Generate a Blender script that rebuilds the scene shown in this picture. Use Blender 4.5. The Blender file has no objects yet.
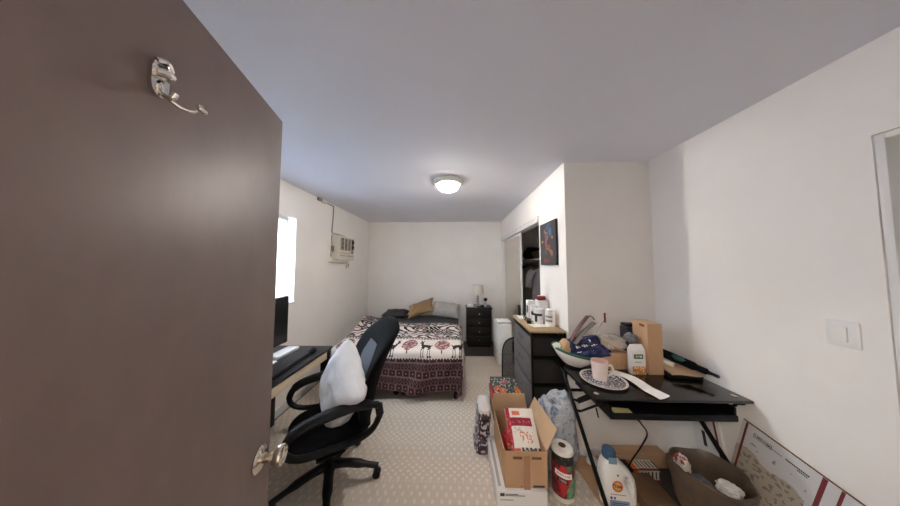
import bpy, bmesh, math, random
from mathutils import Vector, Matrix, noise
random.seed(7)
S = bpy.context.scene
COL = S.collection
PI = math.pi
def R(d): return math.radians(d)

# ---------------------------------------------------------------- colour / materials
def lin(c):
    o = []
    for v in c[:3]:
        v = v/255.0
        o.append(v/12.92 if v <= .04045 else ((v+.055)/1.055)**2.4)
    return o
def setin(n, name, v):
    if name in n.inputs: n.inputs[name].default_value = v
def mat(name, rgb, rough=.6, metal=0, var=0, vscale=8, bump=0, bscale=60, spec=None, alpha=1, trans=0,
        stretch=None, attr=False, coat=0, sheen=0, ior=None):
    m = bpy.data.materials.new(name); m.use_nodes = True
    nt = m.node_tree; b = nt.nodes['Principled BSDF']
    c = lin(rgb)
    b.inputs['Base Color'].default_value = (*c, 1)
    b.inputs['Roughness'].default_value = rough; b.inputs['Metallic'].default_value = metal
    setin(b, 'Alpha', alpha); setin(b, 'Transmission Weight', trans)
    if spec is not None: setin(b, 'Specular IOR Level', spec)
    if coat: setin(b, 'Coat Weight', coat); setin(b, 'Coat Roughness', .03 if rough < .4 else .27)
    if sheen: setin(b, 'Sheen Weight', sheen)
    if ior: setin(b, 'IOR', ior)
    tc = nt.nodes.new('ShaderNodeTexCoord'); src = tc.outputs['Object']
    if stretch:
        mp = nt.nodes.new('ShaderNodeMapping'); mp.inputs['Scale'].default_value = stretch
        nt.links.new(src, mp.inputs['Vector']); src = mp.outputs['Vector']
    base = None
    if attr:
        a = nt.nodes.new('ShaderNodeAttribute'); a.attribute_name = 'Col'; base = a.outputs['Color']
        nt.links.new(base, b.inputs['Base Color'])
    if var:
        n = nt.nodes.new('ShaderNodeTexNoise'); n.inputs['Scale'].default_value = vscale; n.inputs['Detail'].default_value = 5
        nt.links.new(src, n.inputs['Vector'])
        mr = nt.nodes.new('ShaderNodeMapRange'); mr.inputs['From Min'].default_value = .3; mr.inputs['From Max'].default_value = .7
        mr.inputs['To Min'].default_value = 1-var; mr.inputs['To Max'].default_value = 1+var
        nt.links.new(n.outputs['Fac'], mr.inputs['Value'])
        mx = nt.nodes.new('ShaderNodeVectorMath'); mx.operation = 'SCALE'
        if base: nt.links.new(base, mx.inputs[0])
        else: mx.inputs[0].default_value = c
        nt.links.new(mr.outputs['Result'], mx.inputs['Scale'])
        nt.links.new(mx.outputs['Vector'], b.inputs['Base Color'])
    if bump:
        n2 = nt.nodes.new('ShaderNodeTexNoise'); n2.inputs['Scale'].default_value = bscale; n2.inputs['Detail'].default_value = 3
        nt.links.new(src, n2.inputs['Vector'])
        bp = nt.nodes.new('ShaderNodeBump'); bp.inputs['Strength'].default_value = bump; bp.inputs['Distance'].default_value = .01
        nt.links.new(n2.outputs['Fac'], bp.inputs['Height']); nt.links.new(bp.outputs['Normal'], b.inputs['Normal'])
    return m
def emit(name, rgb, strength):
    m = bpy.data.materials.new(name); m.use_nodes = True
    b = m.node_tree.nodes['Principled BSDF']; c = lin(rgb)
    b.inputs['Base Color'].default_value = (*c, 1)
    b.inputs['Emission Color'].default_value = (*c, 1); b.inputs['Emission Strength'].default_value = strength
    return m

M = {}
M['wall'] = mat('wall_paint', (240,236,231), .75, var=.02, vscale=3, bump=.04, bscale=180)
M['ceil'] = mat('ceiling_paint', (224,224,232), .8, var=.02, vscale=2, bump=.05, bscale=150)
M['trimw'] = mat('white_trim_paint', (226,225,222), .45, var=.01)
M['floorw'] = mat('dark_laminate', (74,68,64), .5, var=.25, vscale=6, stretch=(8,1,1), bump=.05)
M['door'] = mat('brown_door_veneer', (118,101,95), .46, spec=.42, var=.07, vscale=16, stretch=(1,10,.55), bump=.03, bscale=50)
M['chrome'] = mat('polished_chrome', (225,222,218), .14, 1)
M['nickel'] = mat('satin_nickel', (214,206,194), .2, 1)
M['whitepl'] = mat('white_plastic', (234,232,228), .4, var=.01)
M['offwhite'] = mat('off_white_plastic', (222,214,200), .5, var=.02)
M['greyvent'] = mat('shadow_grey_plastic', (92,84,74), .6)
M['black'] = mat('black_plastic', (15,15,17), .45, spec=.3, var=.1, vscale=30)
M['blackm'] = mat('black_metal', (14,13,13), .4, .2, spec=.3)
M['blackfab'] = mat('black_fabric', (16,16,19), .9, spec=.2, var=.15, vscale=60, bump=.2, bscale=400)
M['greyfab'] = mat('slate_mesh_fabric', (94,97,105), .85, var=.08, vscale=80, bump=.2, bscale=500)
M['blackglass'] = mat('black_glass', (12,10,10), .14, spec=.7, var=.1, vscale=20)
M['espresso'] = mat('espresso_wood', (18,14,14), .45, var=.2, vscale=6, stretch=(6,1,1))
M['palewood'] = mat('pale_wood', (228,208,178), .5, var=.12, vscale=5, stretch=(8,1,8))
M['tanwood'] = mat('tan_wood_top', (164,138,106), .5, var=.12, vscale=6, stretch=(10,1,1))
M['card'] = mat('kraft_cardboard', (190,152,118), .85, var=.05, vscale=10, bump=.05, bscale=90)
M['cardin'] = mat('kraft_cardboard_light', (196,166,134), .85, var=.05, vscale=8)
M['carddark'] = mat('brown_cardboard', (116,86,60), .85, var=.07, vscale=9)
M['tape'] = mat('clear_brown_tape', (168,124,98), .2, var=.06)
M['paper'] = mat('white_paper', (236,232,226), .8, var=.02, vscale=20)
M['whitecard'] = mat('white_coated_card', (226,224,222), .6, var=.02)
M['ink'] = mat('dark_ink', (52,50,54), .7)
M['redink'] = mat('red_ink', (128,48,50), .7)
M['sheet'] = mat('charcoal_bed_sheet', (70,68,71), .9, var=.06, vscale=12, bump=.15, bscale=25)
M['pilbrown'] = mat('tan_brown_pillowcase', (142,112,76), .9, var=.06, bump=.1, bscale=30, sheen=.2)
M['pilgrey'] = mat('light_grey_pillowcase', (168,164,160), .9, var=.05, bump=.1, bscale=30, sheen=.2)
M['pilwhite'] = mat('white_quilted_cover', (243,244,248), .9, var=.03, vscale=12, bump=.25, bscale=45, sheen=.2)
M['greydr'] = mat('grey_linen_fabric', (98,94,94), .9, var=.12, vscale=50, bump=.15, bscale=300)
M['darkdr'] = mat('dark_brown_fabric', (42,37,35), .9, var=.12, vscale=60, bump=.15, bscale=300)
M['col'] = mat('printed_surface', (255,255,255), .6, attr=True)
M['colgloss'] = mat('glossy_printed_surface', (255,255,255), .28, attr=True)
M['fleece'] = mat('printed_fleece', (255,255,255), .95, attr=True, bump=.25, bscale=140)
M['enamel'] = mat('white_enamel', (236,230,222), .2, coat=.4)
M['green'] = mat('dark_green_enamel', (14,92,64), .3)
M['pink'] = mat('blush_pink_ceramic', (222,204,198), .3, var=.02)
M['pinkin'] = mat('pink_glaze_inside', (212,172,160), .3)
M['bluecap'] = mat('blue_plastic', (70,96,126), .3)
M['bluecl'] = mat('pale_blue_plastic', (150,178,200), .2, alpha=.8)
M['navy'] = mat('navy_foil', (28,36,88), .35, var=.2, vscale=18, bump=.5, bscale=25)
M['clear'] = mat('clear_crinkled_film', (225,222,215), .18, alpha=.42, bump=.8, bscale=30)
M['maroon'] = mat('maroon_leather', (84,34,30), .5, var=.1)
M['strapgrey'] = mat('taupe_leather', (112,98,88), .6, var=.1)
M['tanpaper'] = mat('tan_paper', (190,158,122), .8, var=.1, vscale=20, bump=.3, bscale=30)
M['teal'] = mat('teal_fabric', (70,112,112), .8, var=.2, vscale=25)
M['darkblue'] = mat('dark_blue_card', (46,46,62), .5, var=.2, vscale=25)
M['greyfilm'] = mat('grey_crumpled_plastic', (120,120,128), .4, var=.25, vscale=20, bump=.6, bscale=30)
M['yellow'] = mat('pale_yellow_paper', (222,210,150), .8)
M['brownfilm'] = mat('translucent_brown_film', (106,88,72), .28, alpha=.78, var=.12, vscale=14, bump=.7, bscale=16)
M['glass'] = mat('window_glass', (240,246,250), .02, trans=1, ior=1.02)
M['crystal'] = mat('crystal_glass', (226,222,220), .08, trans=.55)
M['shade'] = mat('white_lamp_shade', (226,220,212), .85, bump=.05, bscale=200)
M['screen'] = mat('dark_screen', (14,14,16), .22)
M['dome'] = emit('lit_frosted_dome', (255,249,240), 8)
_nt = M['dome'].node_tree; _t = _nt.nodes.new('ShaderNodeBsdfTransparent'); _m = _nt.nodes.new('ShaderNodeMixShader'); _m.inputs[0].default_value = .7
_nt.links.new(_nt.nodes['Principled BSDF'].outputs[0], _m.inputs[1]); _nt.links.new(_t.outputs[0], _m.inputs[2]); _nt.links.new(_m.outputs[0], _nt.nodes['Material Output'].inputs['Surface'])
M['hall'] = emit('hall_fill_diffuser', (255,246,236), 32)  # glow of the added fill light in the hall
M['mirror'] = mat('mirror_glass', (222,216,206), .03, 1)
M['greycloth'] = mat('grey_jersey', (120,116,118), .95, var=.08, bump=.1)
M['darkcloth'] = mat('black_cotton', (26,26,30), .95, var=.15, bump=.1)
M['bluecloth'] = mat('dark_blue_cotton', (40,44,62), .95, var=.15, bump=.1)
M['cream'] = mat('cream_linen', (150,140,128), .95, var=.08, bump=.1)
M['cord'] = mat('grey_cord', (142,132,122), .6)
M['red'] = mat('red_card', (168,36,44), .45, var=.06)
M['darkred'] = mat('dark_red_plastic', (132,40,42), .45, var=.2, vscale=20)
M['orange'] = mat('orange_print', (206,104,48), .5)
M['meshfab'] = mat('fine_black_mesh', (38,38,40), .9, alpha=.5, var=.1, vscale=200)

def film():
    m = mat('translucent_printed_film', (200,204,210), .22, alpha=.82, bump=.9, bscale=26); nt = m.node_tree; b = nt.nodes['Principled BSDF']
    tc = nt.nodes.new('ShaderNodeTexCoord'); n = nt.nodes.new('ShaderNodeTexNoise'); n.inputs['Scale'].default_value = 13; n.inputs['Detail'].default_value = 3; n.inputs['Distortion'].default_value = 1.2
    nt.links.new(tc.outputs['Object'], n.inputs['Vector']); cr = nt.nodes.new('ShaderNodeValToRGB'); nt.links.new(n.outputs['Fac'], cr.inputs['Fac'])
    e = cr.color_ramp.elements; e[0].position = .30; e[0].color = (*lin((150,164,180)),1); e[1].position = .46; e[1].color = (*lin((206,208,212)),1)
    for p, c in ((.56,(188,194,202)), (.63,(122,146,178)), (.68,(150,168,190)), (.8,(206,208,210))):
        q = e.new(p); q.color = (*lin(c),1)
    nt.links.new(cr.outputs['Color'], b.inputs['Base Color']); return m
def pane():
    m = bpy.data.materials.new('thin_window_glass'); m.use_nodes = True; nt = m.node_tree
    out = nt.nodes['Material Output']; nt.nodes.remove(nt.nodes['Principled BSDF'])
    t = nt.nodes.new('ShaderNodeBsdfTransparent'); g = nt.nodes.new('ShaderNodeBsdfGlossy'); g.inputs['Roughness'].default_value = .02
    mx = nt.nodes.new('ShaderNodeMixShader'); mx.inputs[0].default_value = .07
    nt.links.new(t.outputs[0], mx.inputs[1]); nt.links.new(g.outputs[0], mx.inputs[2]); nt.links.new(mx.outputs[0], out.inputs['Surface'])
    return m
M['glass'] = pane()
# translucent slats
def slat_mat():
    m = bpy.data.materials.new('white_blind_slats'); m.use_nodes = True; nt = m.node_tree
    out = nt.nodes['Material Output']; b = nt.nodes['Principled BSDF']; b.inputs['Base Color'].default_value = (.82,.83,.85,1)
    t = nt.nodes.new('ShaderNodeBsdfTranslucent'); t.inputs['Color'].default_value = (.85,.88,.95,1)
    mx = nt.nodes.new('ShaderNodeMixShader'); mx.inputs[0].default_value = .5
    nt.links.new(b.outputs[0], mx.inputs[1]); nt.links.new(t.outputs[0], mx.inputs[2]); nt.links.new(mx.outputs[0], out.inputs['Surface'])
    return m
M['slat'] = slat_mat()

def rug_mat():
    m = bpy.data.materials.new('patterned_rug_pile'); m.use_nodes = True; nt = m.node_tree; L = nt.links
    b = nt.nodes['Principled BSDF']; b.inputs['Roughness'].default_value = .95
    tc = nt.nodes.new('ShaderNodeTexCoord')
    dn = nt.nodes.new('ShaderNodeTexNoise'); dn.inputs['Scale'].default_value = 22; L.new(tc.outputs['Object'], dn.inputs['Vector'])
    sub = nt.nodes.new('ShaderNodeVectorMath'); sub.operation = 'MULTIPLY_ADD'
    sub.inputs[1].default_value = (.022,.022,0)
    L.new(dn.outputs['Color'], sub.inputs[0]); L.new(tc.outputs['Object'], sub.inputs[2])
    sp = nt.nodes.new('ShaderNodeSeparateXYZ'); L.new(sub.outputs[0], sp.inputs[0])
    def math_(op, a, bb=None, cc=None):
        n = nt.nodes.new('ShaderNodeMath'); n.operation = op
        for i, v in enumerate((a, bb, cc)):
            if v is None: continue
            if isinstance(v, (int, float)): n.inputs[i].default_value = v
            else: L.new(v, n.inputs[i])
        return n.outputs[0]
    X, Y = sp.outputs['X'], sp.outputs['Y']
    def lattice(A, B, lo, hi):
        cx = math_('COSINE', math_('MULTIPLY', X, 2*PI/A)); cy = math_('COSINE', math_('MULTIPLY', Y, 2*PI/B))
        p = math_('MULTIPLY', cx, cy)
        mr = nt.nodes.new('ShaderNodeMapRange'); mr.inputs['From Min'].default_value = lo; mr.inputs['From Max'].default_value = hi
        L.new(p, mr.inputs['Value']); return mr.outputs['Result']
    d1 = lattice(.058, .092, .3, .8)
    d2 = lattice(.058, .054, .05, .6)
    band = math_('SINE', math_('MULTIPLY', Y, 2*PI/.33))
    bm = nt.nodes.new('ShaderNodeMapRange'); bm.inputs['From Min'].default_value = -.2; bm.inputs['From Max'].default_value = .4
    L.new(band, bm.inputs['Value'])
    inv = math_('SUBTRACT', 1.0, bm.outputs['Result'])
    pat = math_('ADD', math_('MULTIPLY', d1, inv), math_('MULTIPLY', d2, bm.outputs['Result']))
    fn = nt.nodes.new('ShaderNodeTexNoise'); fn.inputs['Scale'].default_value = 160; L.new(tc.outputs['Object'], fn.inputs['Vector'])
    pat2 = math_('MULTIPLY', pat, math_('ADD', .25, fn.outputs['Fac']))
    mix = nt.nodes.new('ShaderNodeMix'); mix.data_type = 'RGBA'
    mix.inputs['A'].default_value = (*lin((210,198,184)), 1); mix.inputs['B'].default_value = (*lin((236,227,216)), 1)
    L.new(pat2, mix.inputs['Factor'])
    L.new(mix.outputs['Result'], b.inputs['Base Color'])
    bp = nt.nodes.new('ShaderNodeBump'); bp.inputs['Strength'].default_value = .5; bp.inputs['Distance'].default_value = .008
    ad = math_('ADD', math_('MULTIPLY', pat, .6), fn.outputs['Fac']); L.new(ad, bp.inputs['Height']); L.new(bp.outputs['Normal'], b.inputs['Normal'])
    return m
M['rug'] = rug_mat()

# ---------------------------------------------------------------- geometry helpers
class MB:
    """collects shapes and links them as one mesh"""
    def __init__(s): s.v=[]; s.f=[]; s.mi=[]; s.c=[]; s.hascol=False
    def add(s, vs, fs, m=0, col=None, X=None):
        o = len(s.v)
        s.v += [tuple(X @ Vector(p)) if X is not None else tuple(p) for p in vs]
        for k, f in enumerate(fs):
            s.f.append(tuple(o+i for i in f)); s.mi.append(m)
            c = col[k] if isinstance(col, list) else col
            if c is not None: s.hascol = True
            s.c.append(c)
        return s
    def bmadd(s, bm, m=0, col=None, X=None):
        bm.verts.index_update()
        return s.add([v.co.copy() for v in bm.verts], [[v.index for v in f.verts] for f in bm.faces], m, col, X)
    def box(s, c, d, m=0, bev=0, X=None, col=None, seg=2):
        bm = bmesh.new(); bmesh.ops.create_cube(bm, size=1)
        for v in bm.verts: v.co = Vector((v.co.x*d[0], v.co.y*d[1], v.co.z*d[2]))
        if bev: bmesh.ops.bevel(bm, geom=list(bm.edges), offset=min(bev, min(d)*.45), segments=seg, affect='EDGES', profile=.5)
        for v in bm.verts: v.co += Vector(c)
        s.bmadd(bm, m, col, X); bm.free(); return s
    def b2(s, lo, hi, m=0, bev=0, X=None, col=None):
        return s.box([(a+b)/2 for a, b in zip(lo, hi)], [b-a for a, b in zip(lo, hi)], m, bev, X, col)
    def loft(s, rings, m=0, cap=True, closed=False, X=None, col=None):
        n = len(rings[0]); vs = [p for r in rings for p in r]; fs = []
        K = len(rings)
        for i in range(K if closed else K-1):
            a, b = i*n, ((i+1) % K)*n
            for j in range(n):
                fs.append((a+j, a+(j+1) % n, b+(j+1) % n, b+j))
        if cap and not closed:
            fs.append(tuple(range(n-1, -1, -1))); fs.append(tuple((K-1)*n+j for j in range(n)))
        return s.add(vs, fs, m, col, X)
    def tube(s, path, r, n=10, m=0, closed=False, X=None, flat=None, smooth=0, col=None):
        P = [Vector(p) for p in path]
        if smooth: P = spline(P, smooth, closed)
        K = len(P); rs = r if isinstance(r, (list, tuple)) else None
        def rad(i): return r if rs is None else rs[min(len(rs)-1, int(i*(len(rs)-1)/max(1, K-1)+.5))] if len(rs) != K else rs[i]
        rings = []; up = None
        for i in range(K):
            a = P[(i-1) % K] if (closed or i > 0) else P[i]; b = P[(i+1) % K] if (closed or i < K-1) else P[i]
            t = (b-a).normalized()
            if up is None:
                up = Vector((0,0,1)) if abs(t.z) < .9 else Vector((1,0,0))
            up = (up - t*up.dot(t)).normalized(); sd = t.cross(up)
            rr = rad(i); fx = flat or (1,1)
            rings.append([P[i] + (sd*math.cos(2*PI*k/n)*fx[0] + up*math.sin(2*PI*k/n)*fx[1])*rr for k in range(n)])
        return s.loft(rings, m, True, closed, X, col)
    def lathe(s, prof, n=32, m=0, c=(0,0,0), X=None, cap=True, col=None):
        rings = [[(c[0]+r*math.cos(2*PI*k/n), c[1]+r*math.sin(2*PI*k/n), c[2]+z) for k in range(n)] for r, z in prof]
        return s.loft(rings, m, cap, False, X, col)
    def prism(s, poly, h, m=0, X=None, bev=0):
        bm = bmesh.new(); vs = [bm.verts.new((x, y, 0)) for x, y in poly]; f = bm.faces.new(vs)
        r = bmesh.ops.extrude_face_region(bm, geom=[f])
        for e in r['geom']:
            if isinstance(e, bmesh.types.BMVert): e.co.z += h
        bmesh.ops.recalc_face_normals(bm, faces=list(bm.faces))
        if bev: bmesh.ops.bevel(bm, geom=[e for e in bm.edges], offset=bev, segments=2, affect='EDGES')
        s.bmadd(bm, m, None, X); bm.free(); return s
    def grid(s, fn, nu, nv, m=0, colfn=None, X=None):
        vs = [fn(i/nu, j/nv) for j in range(nv+1) for i in range(nu+1)]
        fs = []; cs = []
        for j in range(nv):
            for i in range(nu):
                a = j*(nu+1)+i; fs.append((a, a+1, a+nu+2, a+nu+1))
                cs.append(colfn((i+.5)/nu, (j+.5)/nv) if colfn else None)
        return s.add(vs, fs, m, cs if colfn else None, X)
    def sheet(s, fn, nu, nv, th, m=0, colfn=None, X=None, nrm=None):
        """a grid with thickness th along nrm (vector or None = -z)"""
        N = Vector(nrm or (0,0,-1))*th
        top = [Vector(fn(i/nu, j/nv)) for j in range(nv+1) for i in range(nu+1)]
        W = nu+1; off = len(top); vs = top+[p+N for p in top]; fs = []; cs = []
        for j in range(nv):
            for i in range(nu):
                a = j*W+i; c = colfn((i+.5)/nu, (j+.5)/nv) if colfn else None
                fs.append((a, a+1, a+W+1, a+W)); cs.append(c)
                fs.append((off+a+W, off+a+W+1, off+a+1, off+a)); cs.append(c)
        edge = [i for i in range(W)] + [j*W+nu for j in range(1, nv+1)] + [nv*W+i for i in range(nu-1, -1, -1)] + [j*W for j in range(nv-1, 0, -1)]
        for k in range(len(edge)):
            a, b = edge[k], edge[(k+1) % len(edge)]
            fs.append((b, a, off+a, off+b)); cs.append(colfn(.5, .5) if colfn else None)
        return s.add(vs, fs, m, cs if colfn else None, X)
    def build(s, name, mats, parent=None, angle=38, smooth=True, subsurf=0, loc=None, rot=None, solid=0):
        me = bpy.data.meshes.new(name); me.from_pydata(s.v, [], s.f)
        if not isinstance(mats, (list, tuple)): mats = [mats]
        for mm in mats: me.materials.append(M[mm] if isinstance(mm, str) else mm)
        me.polygons.foreach_set('material_index', s.mi)
        if s.hascol:
            at = me.color_attributes.new('Col', 'FLOAT_COLOR', 'CORNER'); k = 0; data = []
            for p in me.polygons:
                c = s.c[p.index] or (200,200,200); c = lin(c)
                for _ in range(p.loop_total): data += [c[0], c[1], c[2], 1]
            at.data.foreach_set('color', data)
        bm = bmesh.new(); bm.from_mesh(me); bmesh.ops.recalc_face_normals(bm, faces=list(bm.faces)); bm.to_mesh(me); bm.free()
        if smooth:
            me.polygons.foreach_set('use_smooth', [True]*len(me.polygons))
            me.set_sharp_from_angle(angle=R(angle))
        me.update()
        o = bpy.data.objects.new(name, me); COL.objects.link(o)
        if parent: o.parent = parent
        if loc: o.location = loc
        if rot: o.rotation_euler = rot
        if subsurf:
            md = o.modifiers.new('sub', 'SUBSURF'); md.levels = subsurf; md.render_levels = subsurf
        return o

def spline(P, n, closed=False):
    out = []; K = len(P)
    for i in range(K if closed else K-1):
        p0 = P[(i-1) % K] if closed or i > 0 else P[i]*2-P[i+1]
        p1, p2 = P[i], P[(i+1) % K]
        p3 = P[(i+2) % K] if closed or i < K-2 else p2*2-p1
        for k in range(n):
            t = k/n
            out.append(.5*((2*p1)+(p2-p0)*t+(2*p0-5*p1+4*p2-p3)*t*t+(3*p1-p0-3*p2+p3)*t**3))
    if not closed: out.append(P[-1].copy())
    return out
def tag(o, label, cat, group=None):
    o['label'] = label; o['category'] = cat
    if group: o['group'] = group
    return o
def thing(name, label, cat, loc=(0,0,0), rz=0, group=None):
    o = bpy.data.objects.new(name, None); COL.objects.link(o); o.location = loc; o.rotation_euler = (0,0,rz)
    o.empty_display_size = .1
    return tag(o, label, cat, group)
def struct(o): o['kind'] = 'structure'; return o
def frame(o, x, y, z):
    """matrix from origin and three axes"""
    x, y, z = Vector(x), Vector(y), Vector(z)
    m = Matrix.Identity(4)
    for i in range(3): m[i][0] = x[i]; m[i][1] = y[i]; m[i][2] = z[i]; m[i][3] = o[i]
    return m
def lettering(txt, size, material, parent, X, name='lettering', align='CENTER', ext=.0006, bold=0):
    c = bpy.data.curves.new('t', 'FONT'); c.body = txt; c.size = size; c.align_x = align; c.align_y = 'CENTER'; c.extrude = ext; c.offset = bold
    o = bpy.data.objects.new('t', c); COL.objects.link(o)
    dg = bpy.context.evaluated_depsgraph_get(); me = bpy.data.meshes.new_from_object(o.evaluated_get(dg))
    bpy.data.objects.remove(o)
    me.materials.clear(); me.materials.append(M[material]); me.transform(X)
    r = bpy.data.objects.new(name, me); COL.objects.link(r); r.parent = parent
    return r
def nz(p, s=1): return noise.noise(Vector(p)*s)
def blob(mb, c, rad, amp, fr, m=0, nu=36, nv=22, seed=0, zmin=None, colfn=None, power=1, X=None):
    """crumpled closed bag-like lump"""
    rings = []
    for j in range(1, nv):
        th = PI*j/nv; ring = []
        for i in range(nu):
            ph = 2*PI*i/nu; d = Vector((math.sin(th)*math.cos(ph), math.sin(th)*math.sin(ph), math.cos(th)))
            q = Vector([math.copysign(abs(v)**power, v) for v in d])
            k = 1 + amp*(nz(d+Vector((seed,0,0)), fr) + .6*nz(d+Vector((0,seed,3)), fr*2.3))
            p = Vector((c[0]+q.x*rad[0]*k, c[1]+q.y*rad[1]*k, c[2]+q.z*rad[2]*k))
            if zmin is not None and p.z < zmin: p.z = zmin + .0005*nz(d, 9)
            ring.append(p)
        rings.append(ring)
    cols = None
    if colfn:
        cols = [colfn(i/nu, j/nv) for j in range(nv-2) for i in range(nu)] + [colfn(0, 0), colfn(0, 1)]
    mb.loft(rings, m, True, False, X, cols); return mb
def pillow(mb, w, h, t, X, nu=26, m=0, wr=.012, seed=0, pinch=.06):
    for sgn in (1, -1):
        def f(u, v):
            a, b = 2*u-1, 2*v-1
            e = max(0, (1-a**4))*max(0, (1-b**4))
            k = 1-pinch*(1-(a*a-1)**2*0)*(a*a*(1-b*b)+b*b*(1-a*a)) 
            z = sgn*t*.5*e**.45
            z += sgn*wr*nz((a*2.2+seed, b*2.2, sgn), 1.4)*e**.5
            return X @ Vector((a*w*.5*k, b*h*.5*k, z))
        mb.grid(f, nu, nu, m)
    return mb

# ================================================================= SETTING
XL, XR, YB, YF, H = -1.83, 1.66, 4.56, -.06, 2.44
struct(MB().b2((-2.1,-1.6,-.06), (1.9,4.8,0)).build('floor', 'floorw'))
struct(MB().b2((-2.1,-1.6,H), (1.9,4.8,H+.1)).build('ceiling', 'ceil'))
w = MB()   # left wall around the window opening
W0, W1, WZ0, WZ1 = 1.30, 2.455, 1.12, 2.075
w.b2((XL-.16,YF,0), (XL,W0,H)).b2((XL-.16,W1,0), (XL,YB+.1,H)).b2((XL-.16,W0,0), (XL,W1,WZ0)).b2((XL-.16,W0,WZ1), (XL,W1,H))
struct(w.build('wall_left', 'wall', smooth=False))
struct(MB().b2((XL,YB,0), (XR,YB+.1,H)).build('wall_back', 'wall', smooth=False))
w = MB()
w.b2((XR,.9,0), (XR+.14,YB+.1,H)).b2((XR,.06,2.065), (XR+.14,.9,H)).b2((XR,YF,0), (XR+.14,.06,H))
struct(w.build('wall_right', 'wall', smooth=False))
w = MB()   # closet side wall with sliding-door opening
w.b2((.94,1.9,0), (1.02,2.5,H)).b2((.94,4.5,0), (1.02,YB,H)).b2((.94,2.5,2.03), (1.02,4.5,H))
struct(w.build('wall_closet', 'wall', smooth=False))
struct(MB().b2((1.02,1.9,0), (XR,1.98,H)).build('wall_alcove', 'wall', smooth=False))
w = MB()
w.b2((XL-.16,YF-.12,0), (-.46,YF,H)).b2((.45,YF-.12,0), (XR+.14,YF,H)).b2((-.46,YF-.12,2.06), (.45,YF,H))
struct(w.build('wall_front', 'wall', smooth=False))
w = MB()
w.b2((-1.3,-1.6,0), (1.3,-1.5,H)).b2((-1.4,-1.6,0), (-1.3,YF-.12,H)).b2((1.3,-1.6,0), (1.4,YF-.12,H))
struct(w.build('wall_hall', 'wall', smooth=False))
struct(MB().b2((1.03,1.888,0), (XR,1.9,.06)).build('baseboard_alcove', 'trimw'))
struct(MB().b2((XL,.95,0), (XL+.012,YB,.08)).build('baseboard_left', 'trimw'))
struct(MB().b2((XL+.012,YB-.012,0), (.94,YB,.08)).build('baseboard_back', 'trimw'))
# doorway trim
w = MB(); w.b2((-.46,YF-.12,0), (-.43,YF,2.03)).b2((.42,YF-.12,0), (.45,YF,2.03)).b2((-.46,YF-.12,2.03), (.45,YF,2.06))
struct(w.build('trim_1', 'trimw', smooth=False))

# window
wn = bpy.data.objects.new('window_1', None); COL.objects.link(wn); wn.location = (XL-.1,1.9,1.12); struct(wn)
f = MB(); x0, x1 = -.04, 0
a, b, zt = W0-1.9, W1-1.9, WZ1-WZ0
f.b2((x0,a,0), (x1,a+.05,zt), bev=.004).b2((x0,b-.05,0), (x1,b,zt), bev=.004).b2((x0,a+.05,0), (x1,b-.05,.05), bev=.004).b2((x0,a+.05,zt-.05), (x1,b-.05,zt), bev=.004)
f.b2((x0,-.02,.05), (x1,.02,zt-.05), bev=.004)
f.build('window_frame', 'trimw', wn)
MB().b2((-.024,a+.05,.05), (-.018,b-.05,zt-.05)).build('window_glass', 'glass', wn)
MB().b2((.001,a+.002,0.0), (.118,b+.02,.014), bev=.004).build('window_sill', 'trimw', wn, loc=(0,0,0))
bl = thing('venetian_blind', 'white slatted blind filling the bright window behind the monitor', 'blind', (XL-.055,1.9,WZ0+.01))
MB().b2((-.02,a+.01,zt-.05), (.02,b-.075,zt-.012), bev=.003).build('headrail', 'trimw', bl)
s_ = MB(); z = .05
while z < zt-.06:
    X = Matrix.Translation((0,0,z)) @ Matrix.Rotation(R(35), 4, 'Y')
    s_.b2((-.0125,a+.012,-.0006), (.0125,b-.08,.0006), X=X); z += .021
s_.build('slats', 'slat', bl, smooth=False)
MB().b2((-.012,a+.012,.012), (.012,b-.08,.028), bev=.003).build('bottom_rail', 'trimw', bl)
for yy in (a+.12, 0, b-.2): MB().tube([(.013,yy,.02), (.013,yy,zt-.02)], .0009, 5).build('ladder_cord', 'trimw', bl)

# room door on the right
d2 = bpy.data.objects.new('door_2', None); COL.objects.link(d2); d2.location = (XR+.05,.9,0); struct(d2)
MB().b2((.02,-.80,0.01), (.06,-.025,2.04), bev=.002).build('door_leaf', 'trimw', d2)
j = MB(); j.b2((-.045,-.024,0), (.088,-.001,2.062), bev=.002).b2((-.045,-.824,0), (.088,-.801,2.062), bev=.002).b2((-.045,-.801,2.04), (.088,-.024,2.062), bev=.002)
j.build('door_jamb', 'trimw', d2)
MB().lathe([(.0,0),(.03,0),(.03,.006),(.012,.01),(.012,.03),(.026,.045),(.026,.06),(.0,.066)], 20, X=Matrix.Translation((.02,-.74,.95)) @ Matrix.Rotation(R(-90), 4, 'Y')).build('door_knob', 'nickel', d2)

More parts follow.
